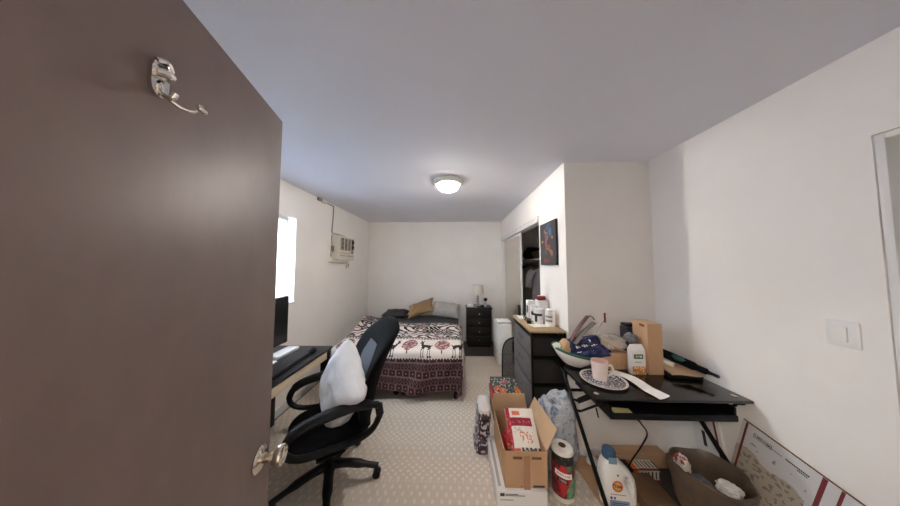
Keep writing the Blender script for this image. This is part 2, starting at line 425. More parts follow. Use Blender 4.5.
# entry door: hinge at the doorway, swung inwards
P0 = Vector((-.583,.702,0)); D = Vector((.2506,-.968,0)).normalized(); N = Vector((-D.y,D.x,0)); 
XD = frame(P0, D, N, (0,0,1))     # local x along leaf from free edge, y out of the visible face
d1 = MB().b2((0,-.04,.012), (.80,0,2.03), bev=.0015).build('door_1', 'door'); d1.matrix_world = XD; struct(d1)
def knob(mb, X):
    mb.lathe([(0,0),(.034,0),(.034,.003),(.027,.009),(.014,.013)], 32, X=X)
    return mb
Xk = Matrix.Translation((.055,0.0005,.99)) @ Matrix.Rotation(R(-90), 4, 'X')
k1 = knob(MB(), Xk).build('knob_rosette', 'nickel', d1)
MB().lathe([(.0125,.011),(.0125,.028),(.017,.034),(.026,.046),(.0285,.056),(.026,.062),(.021,.064),(.018,.060),(0,.059)], 32, X=Xk).build('door_knob', 'nickel', d1)
MB().lathe([(0,.0595),(.008,.0595),(.008,.0625),(.0,.063)], 16, X=Xk).build('knob_lock_button', 'chrome', d1)
Xk2 = Matrix.Translation((.055,-.0405,.99)) @ Matrix.Rotation(R(90), 4, 'X')
knob(MB(), Xk2).lathe([(.0125,.011),(.0125,.028),(.017,.034),(.026,.046),(.0285,.056),(.026,.062),(0,.064)], 24, X=Xk2).build('outer_knob', 'nickel', d1)
h_ = MB()
for zz in (.25,1.05,1.8): h_.tube([(.806,-.004,zz), (.806,-.004,zz+.09)], .006, 10)
h_.build('hinge', 'nickel', d1)

# coat hook on the door
hk = thing('coat_hook', 'chrome coat hook screwed to the upper part of the brown door', 'hook')
hk.matrix_world = XD @ Matrix.Translation((.386,.001,1.852)); hk.location = hk.matrix_world.translation
pl = MB(); rr = []
out = [(.014*math.cos(t), .031*math.copysign(abs(math.sin(t))**.6, math.sin(t))) for t in [2*PI*k/28 for k in range(28)]]
pl.prism(out, .006, X=Matrix.Rotation(R(-90), 4, 'X') @ Matrix.Rotation(0, 4, 'Z'))
pl.tube([(-.011,.008,.022), (0,.012,.027), (.011,.008,.022)], .005, 8, smooth=4)
pl.tube([(-.010,.009,.006), (0,.017,.008), (.010,.009,.006)], .006, 8, smooth=4)
pl.build('back_plate', 'chrome', hk)
sc = MB()
for zz in (.016,-.008): sc.lathe([(0,.006),(.005,.006),(.004,.0085),(0,.009)], 12, X=Matrix.Translation((0,0,zz)) @ Matrix.Rotation(R(-90), 4, 'X'))
sc.build('screw', 'blackm', hk)
hkp = [(0,.006,-.008), (-.002,.013,-.026), (-.008,.024,-.038), (-.015,.034,-.040), (-.020,.041,-.036), (-.021,.044,-.030)]
ar = MB().tube(hkp, [.0042,.0036,.003,.0026,.0026,.0028], 10, smooth=5); ar.build('hook_arm', 'chrome', hk)
tp = MB()
for q in ((-.021,.044,-.027), (-.025,.047,-.032), (-.017,.048,-.033)):
    blob(tp, q, (.0048,)*3, 0, 1, nu=14, nv=10)
tp.build('hook_tip', 'chrome', hk)
l2 = MB().tube([(0,.007,-.018), (0,.012,-.028), (.0,.022,-.030), (0,.027,-.022)], .0038, 10, smooth=5); l2.build('small_hook', 'chrome', hk)

# closet doors, track
t2_ = struct(MB().b2((.918,2.5,2.028), (.9395,4.5,2.085)).build('trim_2', 'trimw')); MB().b2((.930,2.5,2.0852), (.9395,4.5,2.094)).build('painted_shadow_line', 'black', t2_)  # black strip stands in for the line of shade above the fascia
for i, (n, ya, yb, xx) in enumerate((('door_3',3.27,4.36,.955), ('door_4',3.45,4.495,.985))):
    dd = bpy.data.objects.new(n, None); COL.objects.link(dd); dd.location = (xx,ya,.01); struct(dd)
    L_ = yb-ya; Z_ = 2.02
    fr = MB(); t = .045
    fr.b2((0,0,0), (.022,t,Z_), bev=.003).b2((0,L_-t,0), (.022,L_,Z_), bev=.003).b2((0,t,0), (.022,L_-t,t), bev=.003).b2((0,t,Z_-t), (.022,L_-t,Z_), bev=.003)
    fr.build('door_frame', 'trimw', dd)
    MB().b2((.008,t,t), (.014,L_-t,Z_-t)).build('mirror_panel', 'mirror', dd, smooth=False)

# ================================================================= ADDED HALL FILL LIGHT + CEILING LAMP
hl = thing('hall_fill_light', 'unseen square fill light added in the hall outside the door', 'light', (-.72,-.95,H))  # unseen light, added and placed to brighten the desk side of the room
MB().b2((-.2,-.2,-.05), (.2,.2,-.001), bev=.01).build('fill_diffuser', 'hall', hl)
MB().b2((-.22,-.22,-.02), (.22,.22,0), bev=.004).build('light_base', 'trimw', hl)
M['fixring'] = mat('brushed_pale_metal', (214,212,206), .45, .35)
cl = thing('ceiling_light', 'round flush ceiling light with glowing dome over the bed end', 'light', (-.083,2.31,H))
MB().lathe([(0,-.001),(.160,-.001),(.166,-.008),(.164,-.022),(.155,-.036),(.140,-.044),(.124,-.046),(.120,-.04),(.118,-.012),(0,-.012)], 48).build('light_base', 'fixring', cl)
MB().lathe([(.117,-.020),(.118,-.046),(.110,-.072),(.085,-.096),(.05,-.110),(.012,-.115),(.0,-.115)], 40).build('dome', 'dome', cl)
MB().lathe([(.0,-.115),(.006,-.115),(.008,-.121),(.004,-.126),(0,-.127)], 14).build('finial', 'nickel', cl)

bl_ = bpy.data.lights.new('lamp_bulb', 'POINT'); bl_.energy = 20; bl_.color = (1,.955,.905); bl_.shadow_soft_size = .022
lo_ = bpy.data.objects.new('lamp_bulb', bl_); COL.objects.link(lo_); lo_.parent = cl; lo_.location = (0,0,-.056)

# ================================================================= LEFT WALL: AIR CONDITIONER
ac = thing('air_conditioner', 'cream window air conditioner set high in the left wall', 'air conditioner', (XL+.0,3.44,1.62))
b_ = MB(); b_.b2((.002,-.24,0), (.10,.24,.365), bev=.006); b_.build('housing', 'offwhite', ac)
b_ = MB(); b_.b2((.1005,-.21,.15), (.106,.11,.335)); b_.build('grille_recess', 'greyvent', ac)
g = MB()
for k in range(9): g.b2((.106,-.21,.157+k*.02), (.109,.11,.1605+k*.02))
for k in range(4): g.b2((.106,-.214+k*.107,.15), (.114,-.203+k*.107,.335))
g.build('grille', 'offwhite', ac)
MB().b2((.1005,.135,.16), (.108,.215,.34), bev=.003).build('control_panel', 'greyvent', ac)
for zz in (.21,.29): MB().lathe([(0,0),(.02,0),(.018,.018),(0,.019)], 18, X=Matrix.Translation((.108,.175,zz)) @ Matrix.Rotation(R(90), 4, 'Y')).build('control_knob', 'black', ac)
g = MB(); g.b2((.1005,-.21,.06), (.105,.21,.066)).b2((.1005,-.21,.10), (.105,.21,.104)).b2((.1005,.14,.115), (.106,.2,.145)); g.build('front_seam', 'greyvent', ac)
lb = tag(MB().b2((XL+.001,3.12,1.585), (XL+.06,3.60,1.618), bev=.003).build('support_ledge', 'offwhite'), 'narrow painted board under the air conditioner', 'shelf')
ob = thing('wall_outlet', 'small white outlet below the right end of the air conditioner', 'outlet', (XL,3.63,1.54))
MB().b2((.001,-.04,-.05), (.03,.04,.045), bev=.004).build('cover', 'offwhite', ob)
MB().b2((.03,-.012,-.02), (.033,.012,.015), bev=.001).build('socket', 'greyvent', ob)
jb = thing('junction_box', 'small white junction box where the cord meets the ceiling', 'box', (XL,2.85,H))
MB().b2((.001,-.05,-.045), (.04,.02,-.001), bev=.01).build('box_body', 'cord', jb)
MB().b2((.001,.02,-.05), (.045,.12,-.004), bev=.01).build('box_cover', 'offwhite', jb)
cd = MB(); xx = XL+.011
cd.tube([(xx,2.97,2.415), (xx,3.16,2.41), (xx,3.185,2.39), (xx,3.175,2.2), (xx,3.16,2.05), (xx,3.19,2.012), (xx+.03,3.3,2.004), (xx+.045,3.46,1.995)], .0075, 8, smooth=5)
tag(cd.build('power_cable', 'cord'), 'grey power cord running from the ceiling down to the air conditioner', 'cable')
pg = thing('power_plug', 'dangling plug and short cord left of the air conditioner', 'plug', (xx,3.165,1.66))
MB().tube([(0,0,.33), (0,-.005,.25), (.004,0.002,.16)], .006, 8, smooth=5).build('cord_end', 'cord', pg)
MB().b2((-.006,-.018,.08), (.03,.018,.165), bev=.006).build('plug_body', 'cord', pg)
MB().tube([(.012,0,.08), (.012,-.03,.0), (.012,-.045,.05), (.012,-.035,.1)], .004, 8, smooth=6).build('cord_loop', 'cord', pg)

# ================================================================= RUG
tag(MB().b2((-1.79,.35,.0005), (.995,3.79,.012), bev=.003).build('area_rug', 'rug'), 'large beige rug with pale dotted rows covering the bedroom floor', 'rug')
RZ = .0125

# ================================================================= BED
bx0, bx1, by0, by1, bt = -1.47, .045, 2.62, 4.5, .535
bed = thing('bed', 'bed with charcoal sheet against the back wall under a deer blanket', 'bed', ((bx0+bx1)/2,(by0+by1)/2,0))
hw, hl_ = (bx1-bx0)/2, (by1-by0)/2
fr = MB(); fr.b2((-hw,-hl_+.01,.16), (hw,-hl_+.05,.24), bev=.004).b2((-hw,hl_-.05,.16), (hw,hl_-.01,.24), bev=.004)
fr.b2((-hw,-hl_+.05,.16), (-hw+.04,hl_-.05,.24), bev=.004).b2((hw-.04,-hl_+.05,.16), (hw,hl_-.05,.24), bev=.004).b2((-.02,-hl_+.05,.16), (.02,hl_-.05,.24), bev=.004)
for k in range(9): fr.b2((-hw+.04,-hl_+.1+k*.21,.215), (hw-.04,-hl_+.18+k*.21,.238))
fr.build('bed_frame', 'blackm', bed)
for (lx, ly) in ((-hw+.04,-hl_+.03), (hw-.05,-hl_+.0), (0,-hl_+.06), (.09,-hl_+.06), (-hw+.04,hl_-.05), (hw-.04,hl_-.05)):
    zf = RZ if by0+hl_+ly < 3.79 else 0
    MB().lathe([(.016,zf),(.026,zf+.004),(.03,zf+.03),(.024,zf+.055),(.02,.07),(.02,.165)], 16, c=(lx,ly,0)).build('leg', 'blackm', bed)
MB().b2((-hw,-hl_,.24), (hw,hl_,.36), bev=.02).build('box_spring', 'blackfab', bed)
mt = MB(); mt.b2((-hw,-hl_,.36), (hw,hl_,bt), bev=.05); mt.build('mattress', 'sheet', bed)

# deer blanket -------------------------------------------------
DEER = ["..............X..X..",".............XX.XX..","..............XXX...","..............XXXX..","..............XXXXX.",".............XXXX...",
"X............XXX....",".XX.XXXXXXXXXXXX....",".XXXXXXXXXXXXXXX....","..XXXXXXXXXXXXX.....","..XXXXXXXXXXXXX.....","..XXXXX...XXXXX.....",
"..XXX.....XXXX......","..X.XX.....X.XX.....","..X..X.....X..X.....","..X..X.....X..X.....","..X..X.....X..X.....",".XX.XX....XX.XX....."]
CREAM, BLK, MAR, ROSE = (224,214,206), (24,20,24), (66,36,40), (134,80,84)
def deer_at(u, v, flip):
    if not (0 <= u < 1 and 0 <= v < 1): return False
    i = int(u*20); jj = int((1-v)*18)
    if flip: i = 19-i
    return DEER[min(17, jj)][i] == 'X'
def blanket_col(s, t):
    """s metres across, t metres from the foot hem"""
    if t < .50:                                             # dark knit-like foot band
        if t < .012: return MAR
        i, jj = (s % .078)/.078, (t % .078)/.078
        e = min(i, 1-i, jj, 1-jj)
        row = int(t/.078)
        if row % 2 == 0:
            if e < .09: return (128,100,98)
            d = abs(i-.5)+abs(jj-.5)
            if d < .16: return (140,112,108)
            if d < .30: return (40,24,30)
            return MAR
        d = abs((s % .039)/.039-.5)+abs(jj-.5)
        if abs(jj-.08) < .05 or abs(jj-.92) < .05: return (118,88,88)
        if .25 < d < .40: return (124,96,94)
        return (38,26,32) if d < .25 else (58,32,38)
    if t < .522:
        z = abs((s % .034)/.034-.5)*2
        return MAR if (t-.50)/.022 < 1-z*.9 else CREAM
    if t < .93:                                             # deer and trees
        v = (t-.565)/.30; c = int(math.floor(s/.20)); u = s/.20-c
        if c % 2 == 0:
            uu = (u-.5)*.20; zz = t-.76
            r = math.hypot(uu, zz*.62)
            if r < .094:
                n_ = nz((s*40, t*40, 1.3))
                return ROSE if n_ > -.12 else (200,170,164)
            if abs(uu) < .007 and .565 < t < .78: return MAR
            if abs(abs(uu)-(t-.61)*.3) < .005 and .62 < t < .72: return MAR
        else:
            if deer_at((u-.06)/.88, (t-.525)/.37, (c//2) % 2 == 0): return BLK
        if t < .53 and nz((s*60, 0, 2)) > .2: return (190,160,154)
        return CREAM
    if t < .99:
        q = (t-.93)/.06
        if abs(q-.15) < .09 or abs(q-.85) < .09: return BLK
        return BLK if abs((s % .04)/.04-.5)+abs(q-.5) < .3 else CREAM
    # scroll ornament
    a = math.sin(s*24+2.4*math.sin(t*19))*math.sin(t*25+2.2*math.sin(s*16+1))
    bnd = (t-.99) % .30
    if bnd < .02 or .255 < bnd < .27: return BLK
    if abs(a) < .30 or a > .66: return BLK if nz((s*9, t*9, 5)) > -.28 else (120,66,70)
    return CREAM
Wt, drop_r, drop_f, Ltop = bx1-bx0, .30, .455, 1.10
S0, S1 = -.30, Wt+drop_r
def blanket_pos(s, t):
    rr = .045
    top = bt+.018
    over_f = max(0, drop_f-t)                       # metres hanging past the foot
    ex = max(0, s-Wt, -s); side = 1 if s > Wt/2 else -1
    x = bx0+min(max(s, 0), Wt); y = by0+max(0, t-drop_f)
    def fall(o):                                    # (outward, down)
        q = rr*PI/2
        if o < q: return rr*math.sin(o/rr), rr*(1-math.cos(o/rr))
        return rr, rr+(o-q)
    ofx, dnx = fall(ex); ofy, dny = fall(over_f)
    dn = max(dnx, dny, min(.50, math.hypot(dnx, dny)*.985)) if ex > 0 and over_f > 0 else max(dnx, dny)
    hem = dny
    rip = hem*(.10*math.sin(s*10+7*(drop_f-t)+.8)+.06*math.sin(s*21+9*(drop_f-t)+2)) if over_f > 0 else 0
    y -= ofy*.75+.012+max(-.01, rip)+hem*.06
    x += side*(ofx*.75+dnx*.06+ (dnx*.07*math.sin(t*9) if ex > 0 else 0))
    if ex > 0 and over_f > 0: x -= side*.10*min(1, ex/.3)*min(1, over_f/.4)
    z = top-dn
    if dn == 0 or (ex == 0 and over_f == 0):
        z += .012*nz((s*3, t*3, 7))+.006*nz((s*8, t*8, 2))+.006
        k = max(0, (t-drop_f-.2)/.9); lump = max(0, 1-s/.62)**1.2 if s > 0 else 1
        z += .17*lump*k**1.4*(1 if k < .88 else 1-.8*(k-.88)/.12)
        if k > .55: z += math.sin((k-.55)/.45*PI)*.03+.010*math.sin(s*16+t*20)*(k-.55)
    z += (.014*math.sin(s*7+1)+.022*(s/Wt-.5))*-min(1, over_f*3)
    return Vector((x, y, max(z, .02)))
nu, nv = 330, 300
Tt = drop_f+Ltop
bk = MB()
bk.grid(lambda u, v: blanket_pos(S0+(S1-S0)*u, Tt*v), nu, nv, 0, lambda u, v: blanket_col(S0+(S1-S0)*u, Tt*v+.16))
bo = bk.build('deer_blanket', 'fleece', angle=80)
sd = bo.modifiers.new('thick', 'SOLIDIFY'); sd.thickness = .008; sd.offset = 1
tag(bo, 'fleece blanket with deer, trees and burgundy border draped over the bed', 'blanket')

def place_pillow(name, mt, label, c, u, v, w, h, t, seed):
    u = Vector(u).normalized(); v = Vector(v); v = (v-u*v.dot(u)).normalized(); n = u.cross(v)
    p = MB(); pillow(p, w, h, t, Matrix.Identity(4), seed=seed, pinch=.13, wr=.02)
    o = p.build(name, mt, angle=75); o.matrix_world = frame(c, u, v, n); return tag(o, label, 'pillow')
place_pillow('bed_pillow', 'sheet', 'dark grey bed pillow lying flat at the left of the bed head', (-1.16,4.27,.612), (1,0,0), (0,1,.03), .46, .38, .12, 1)
place_pillow('bed_pillow', 'pilbrown', 'tan brown pillow slumped between the dark grey and light grey pillows', (-.66,4.18,.735), (1,-.05,.36), (0,.85,.5), .52, .36, .12, 2)
place_pillow('bed_pillow', 'pilgrey', 'light grey pillow propped at the right of the bed head', (-.19,4.27,.685), (1,0,-.12), (0,.85,.45), .52, .40, .17, 3)

# ================================================================= NIGHTSTAND + LAMP
ns = thing('nightstand', 'black four-drawer nightstand beside the bed in the far corner', 'nightstand', (.435,4.37,0))
w_, d_, h_ = .47, .34, .735
b_ = MB(); b_.b2((-w_/2,-d_/2+.02,.05), (w_/2,d_/2,h_-.025), bev=.003).b2((-w_/2+.02,-d_/2+.04,.001), (w_/2-.02,d_/2-.02,.05)); b_.build('cabinet_body', 'espresso', ns)
MB().b2((-w_/2-.012,-d_/2-.005,h_-.025), (w_/2+.012,d_/2,h_), bev=.004).build('top', 'espresso', ns)
dh = (h_-.09)/4
for k in range(4):
    z0 = .06+k*dh
    dr = MB().b2((-w_/2+.012,-d_/2,z0), (w_/2-.012,-d_/2+.018,z0+dh-.01), bev=.003).build('drawer', 'espresso', ns)
    MB().lathe([(.006,0),(.006,.012),(.013,.017),(.012,.024),(0,.026)], 14, X=Matrix.Translation((0,-d_/2,z0+dh/2)) @ Matrix.Rotation(R(90), 4, 'X')).build('knob', 'nickel', dr)
tl = thing('table_lamp', 'small crystal table lamp with white shade on the nightstand', 'lamp', (.43,4.38,.736))
MB().lathe([(.0,0),(.055,0),(.055,.012),(.02,.02)], 24).build('lamp_base', 'chrome', tl)
st = MB()
for k, r in enumerate((.026,.032,.027,.022)): blob(st, (0,0,.045+k*.046), (r,r,.023), 0, 1, nu=16, nv=10)
st.build('crystal_stem', 'crystal', tl)
MB().lathe([(.006,.2),(.006,.25)], 10).build('lamp_socket', 'chrome', tl)
MB().lathe([(.122,.235),(.092,.42),(.089,.42),(.119,.235)], 36, cap=False).build('lamp_shade', 'shade', tl)
bt_ = thing('perfume_bottle', 'small dark bottle with round cap right of the table lamp', 'bottle', (.572,4.33,.736))
MB().lathe([(0,0),(.028,0),(.03,.01),(.03,.075),(.014,.09),(.012,.1)], 20).build('bottle_body', 'crystal', bt_)
b_ = MB(); blob(b_, (0,0,.135), (.036,.03,.036), .1, 2, nu=18, nv=12); b_.build('bottle_cap', 'black', bt_)
tb = thing('tissue_pack', 'small white tissue pack at the left edge of the nightstand', 'tissues', (.28,4.30,.736))
MB().b2((-.07,-.045,0.0005), (.06,.045,.045), bev=.008).build('pack', 'paper', tb)
b_ = MB(); blob(b_, (0,0,.055), (.03,.02,.022), .4, 2, nu=16, nv=10, seed=4); b_.build('tissue', 'paper', tb)
cu = MB().lathe([(0,0),(.026,0),(.03,.06),(.027,.06),(.024,.004),(0,.004)], 20, c=(.36,4.235,.7365)).build('small_glass', 'crystal'); tag(cu, 'small glass standing in front of the table lamp base', 'glass')
cu = MB().b2((.47,4.23,.7365), (.54,4.28,.765), bev=.006).build('small_case', 'black'); tag(cu, 'low black case on the nightstand in front of the dark bottle', 'case')

# ================================================================= DEHUMIDIFIER
pu = thing('dehumidifier', 'white floor-standing dehumidifier between nightstand and fabric dresser', 'dehumidifier', (.745,3.66,0))
b_ = MB(); b_.b2((-.11,-.2,RZ), (.12,.2,.63), bev=.025); b_.build('body', 'whitepl', pu)
MB().b2((-.105,-.19,.63), (.115,.05,.665), bev=.015).build('top_cover', 'whitepl', pu)
MB().b2((-.07,.07,.6302), (.09,.18,.634), bev=.001).build('air_outlet', 'greyvent', pu)
MB().b2((-.112,-.15,.2), (-.1105,.15,.204)).build('tank_seam', 'greyvent', pu)
MB().b2((-.08,-.2015,.18), (.09,-.2005,.184)).build('front_seam', 'greyvent', pu)

# ================================================================= CLOSET CONTENTS
sh = tag(MB().b2((1.25,2.0,1.62), (1.655,4.54,1.645)).build('closet_shelf', 'trimw'), 'white shelf running along the inside of the closet', 'shelf')
rod = tag(MB().tube([(1.34,1.985,1.56), (1.34,4.555,1.56)], .015, 12).build('closet_rod', 'nickel'), 'metal clothes rod under the closet shelf', 'rod')
def garment(y, mt, label, wd, ln, th, sleeve, group=None):
    t = thing('hanging_shirt', label, 'clothes', (1.34,y,1.548))
    hg = MB(); hg.tube([(0,0,.012), (.022,0,.012), (.022,0,.028), (0,0,.0345), (-.02,0,.026)], .002, 6, smooth=4); hg.tube([(-wd*.85,0,-.09), (0,0,0), (0,0,.016)], .0035, 6); hg.tube([(wd*.85,0,-.09), (0,0,0)], .0035, 6)
    hg.build('hanger', 'blackm', t)
    rings = []; n = 28
    for z, wk, tk in ((-.02,.18,.5), (-.05,.45,.8), (-.10,.92,1), (-.25,.9,1.05), (-ln*.7,.93,1.15), (-ln,1,1.3)):
        rings.append([(wd*wk*math.cos(2*PI*k/n), th*tk*math.sin(2*PI*k/n)*(1+.35*math.sin(5*k*2*PI/n+z*6)), z) for k in range(n)])
    g = MB().loft(rings); g.build('shirt_body', mt, t)
    if sleeve:
        for s in (-1, 1):
            MB().tube([(s*wd*.8,0,-.10), (s*wd*1.12,0,-.2), (s*wd*1.22,0,-.12-sleeve)], [.055,.062,.066], 12, smooth=4, flat=(.6,1)).build('sleeve', mt, t)
garment(3.36, 'greycloth', 'grey short-sleeved shirt hanging in the open closet', .21, .62, .035, .22)
garment(3.95, 'cream', 'pale cream garment hanging behind the grey shirt', .22, .9, .04, .5)
garment(4.25, 'bluecloth', 'dark blue garment hanging deepest in the closet', .22, .95, .05, .5)
for c, r_, mt, sd_, lb_ in (((1.47,3.3,1.745),(.13,.2,.1),'darkcloth',1,'black folded clothes heaped on the closet shelf'), ((1.46,3.78,1.72),(.14,.2,.075),'cream',2,'pale folded blanket on the closet shelf'), ((1.46,2.8,1.78),(.14,.24,.135),'bluecloth',3,'dark bundle on the near end of the closet shelf'), ((1.46,4.24,1.76),(.14,.18,.115),'darkcloth',5,'dark bundle at the far end of the closet shelf')):
    b_ = MB(); blob(b_, c, r_, .16, 1.6, seed=sd_, zmin=1.6465, power=.7)
    tag(b_.build('folded_clothes', mt), lb_, 'clothes')
b_ = MB(); blob(b_, (1.33,2.9,.22), (.22,.33,.24), .14, 1.5, seed=8, zmin=.002, power=.7); tag(b_.build('laundry_bag', 'darkcloth'), 'dark laundry bag on the closet floor', 'bag')
b_ = MB(); b_.b2((1.18,3.55,.002), (1.62,4.0,.42), bev=.01); tag(b_.build('storage_box', 'darkblue'), 'dark storage box on the closet floor beyond the laundry bag', 'box')

# ================================================================= PAINTING
pt = thing('canvas_painting', 'dark canvas with a bright flower and figure splash on closet wall', 'painting', (.939,2.225,1.76))
def art(u, v):
    """u from far (left in view) to near, v up: loose bright strokes on charcoal"""
    def st(cx, cy, rx, ry, an=0):
        x, y = u-cx, v-cy; ca, sa = math.cos(an), math.sin(an)
        return math.hypot((x*ca+y*sa)/rx, (y*ca-x*sa)/ry) + .5*nz((u*9, v*12, cx*9))
    if st(.52,.83,.20,.10,.4) < 1 and st(.44,.80,.12,.07) > .8: return (58,94,120)
    if st(.68,.74,.09,.10) < .9: return (74,116,146)
    if st(.45,.66,.11,.14,.2) < .9: return (158,94,90)
    if st(.34,.80,.06,.06) < .9: return (150,110,92)
    if st(.40,.50,.07,.12,.4) < .8: return (150,84,82)
    if st(.78,.62,.07,.03) < .8 or st(.16,.56,.07,.025) < .8: return (176,152,74)
    if st(.58,.40,.20,.09,-.5) < .75: return (166,96,60) if nz((u*22, v*25, 3)) > -.05 else (112,60,50)
    if st(.74,.28,.13,.07,-.5) < .8: return (150,104,72)
    if st(.38,.32,.04,.12,.2) < .8: return (66,104,84)
    if st(.40,.10,.30,.055) < .8: return (138,66,52) if nz((u*30, v*30, 8)) > -.1 else (84,48,44)
    k = 6*nz((u*5, v*5, 1)); return (66+k, 62+k, 64+k)
MB().b2((-.022,-.185,-.215), (-.001,.185,.215), bev=.002).build('stretched_canvas', 'ink', pt)
MB().sheet(lambda u, v: (-.0225,.184-.368*u,-.214+.428*v), 70, 90, .0002, 0, art, nrm=(1,0,0)).build('painted_face', 'col', pt, smooth=False)

# ================================================================= FABRIC DRESSER
x0, x1, y0, y1, DZ = .64, .936, 1.93, 2.49, .985
dz = thing('fabric_dresser', 'tall dresser of grey fabric drawers with tan wooden top', 'dresser', (x0,y0,0))
w_, l_ = x1-x0, y1-y0
f = MB(); p = .018
for (a, b) in ((0,0), (w_-p,0), (0,l_-p), (w_-p,l_-p)): f.b2((a,b,RZ), (a+p,b+p,DZ-.018), bev=.003)
for z in (.06,.29,.52,.745,.925):
    f.b2((p,0,z), (w_-p,p,z+.016)).b2((p,l_-p,z), (w_-p,l_,z+.016)).b2((0,p,z), (p,l_-p,z+.016)).b2((w_-p,p,z), (w_,l_-p,z+.016))
f.build('metal_frame', 'blackm', dz)
MB().b2((-.012,-.01,DZ-.018), (w_,l_+.01,DZ), bev=.003).build('top', 'tanwood', dz)
for k, z in enumerate((.078,.308,.538,.763)):
    hh = .205 if k < 3 else .155
    dr = MB().b2((.006,.020,z), (w_-.006,l_-.020,z+hh), bev=.008).build('drawer', 'darkdr', dz)
    fr = MB(); fr.b2((-.006,.012,z-.004), (.0055,l_-.012,z+hh+.006), bev=.004); fr.build('drawer_front', 'greydr', dr)
    MB().tube([(-.006,l_/2-.045,z+hh*.66), (-.014,l_/2-.025,z+hh*.58), (-.015,l_/2+.025,z+hh*.58), (-.006,l_/2+.045,z+hh*.66)], .008, 8, smooth=4, flat=(.4,1)).build('pull_tab', 'greydr', dr)

# things on the dresser
TZ = DZ+.0008
def canister(x, y, r, h, label, dark, cap='whitepl'):
    t = thing('supplement_tub', label, 'tub', (x,y,TZ))
    MB().lathe([(0,0),(r,0),(r,.004),(r,h*.8),(r*.97,h*.82)], 28).build('tub_body', 'whitepl', t)
    MB().lathe([(r*1.02,h*.83),(r*1.02,h*.985),(r*.97,h),(0,h)], 28).build('lid', cap, t)
    if dark:
        def f(u, v):
            a = R(150+u*150); return (math.cos(a)*(r+.0006), math.sin(a)*(r+.0006), h*(.16+.55*v))
        MB().grid(f, 30, 24, 0, dark).build('printed_label', 'col', t)
    return t
W_, K_ = (230,228,224), (40,40,48)
canister(.79,2.17,.045,.14, 'white tub with a dark T-shaped mark nearest the paper on the dresser', lambda u, v: K_ if (v > .72 or abs(u-.5) < .1) else W_)
canister(.875,2.10,.042,.15, 'white tub with grey panels closest to the closet wall', lambda u, v: (150,150,150) if (abs(v-.3) < .12 or abs(v-.72) < .1) and .2 < u < .8 else W_)
canister(.795,2.30,.036,.15, 'white tub with a dark spot behind the T-marked tub', lambda u, v: K_ if math.hypot((u-.5)*1.6, v-.6) < .24 else W_)
bx = thing('white_carton', 'white carton with a black oblong at the far left of the tubs', 'carton', (.80,2.41,TZ))
MB().b2((-.035,-.045,0), (.035,.045,.18), bev=.003).build('carton_body', 'whitecard', bx)
MB().b2((-.0356,-.018,.05), (-.0352,.02,.13)).b2((-.018,-.0456,.05), (.012,-.0452,.13)).build('printed_mark', 'ink', bx)
bx = thing('white_carton', 'tall white carton standing behind the row of tubs', 'carton', (.872,2.31,TZ))
MB().b2((-.045,-.055,0), (.05,.05,.20), bev=.003).build('carton_body', 'whitecard', bx)
MB().b2((-.0456,-.03,.12), (-.0452,.02,.15)).build('printed_mark', 'ink', bx)
rp = thing('red_packet', 'dark red packet lying on top of the tall white carton', 'packet', (.87,2.305,TZ+.201))
b_ = MB(); blob(b_, (0,0,.022), (.045,.05,.022), .2, 2, seed=3, zmin=.0005, power=.7); b_.build('packet_body', 'darkred', rp)
MB().b2((-.03,-.012,.040), (.02,.012,.047)).build('clip', 'paper', rp)
tag(MB().sheet(lambda u, v: (.70+.15*u-.02*v,2.03+.10*v+.015*u,TZ+.001+.002*math.sin(u*3)), 8, 6, .0006).build('paper_sheet', 'paper'), 'small white sheet of paper at the near edge of the dresser top', 'paper')
gl = thing('eyeglasses', 'dark folded eyeglasses at the front edge of the dresser top', 'glasses', (.695,2.26,TZ))
for s in (-1, 1): MB().tube([(.0,s*.032+.024*math.cos(a), .024+.02*math.sin(a)) for a in [2*PI*k/16 for k in range(16)]], .003, 6, closed=True).build('lens_rim', 'black', gl)
MB().tube([(0,-.056,.03), (.05,-.05,.006), (.09,-.01,.005)], .003, 6, smooth=4).build('temple', 'black', gl)
MB().tube([(0,.056,.03), (.045,.05,.006), (.09,.02,.005)], .003, 6, smooth=4).build('temple', 'black', gl)
jr = thing('small_jar', 'small black jar beside the folded eyeglasses', 'jar', (.70,2.165,TZ))
MB().lathe([(0,0),(.02,0),(.021,.03)], 18).build('jar_body', 'black', jr); MB().lathe([(.022,.031),(.022,.045),(0,.046)], 18).build('lid', 'greyvent', jr)
tag(MB().b2((.655,2.31,TZ), (.735,2.43,TZ+.016), bev=.004).build('white_box', 'whitecard'), 'flat white box at the far front corner of the dresser top', 'box')

# folded mesh hamper behind dresser
hm = thing('mesh_hamper', 'folded black mesh hamper with rounded wire top behind the dresser', 'hamper', (.72,2.60,RZ))
lp = [(-.19,0,.01), (-.19,0,.45), (-.175,0,.60), (-.12,0,.675), (-.02,0,.70), (.10,0,.68), (.18,0,.6), (.19,0,.01)]
LP = spline([Vector(p) for p in lp], 6)
MB().tube(LP, .008, 8, closed=True).build('wire_frame', 'blackm', hm)
ring = [(p.x, p.z) for p in LP]
MB().prism(ring, .004, X=Matrix.Translation((0,.002,0)) @ Matrix.Rotation(R(90), 4, 'X')).build('mesh_panel', 'meshfab', hm, smooth=False)
MB().tube([(-.05,-.012,.70), (-.03,-.02,.6), (.02,-.02,.56), (.06,-.012,.68)], .008, 8, smooth=5).build('carry_strap', 'blackfab', hm)

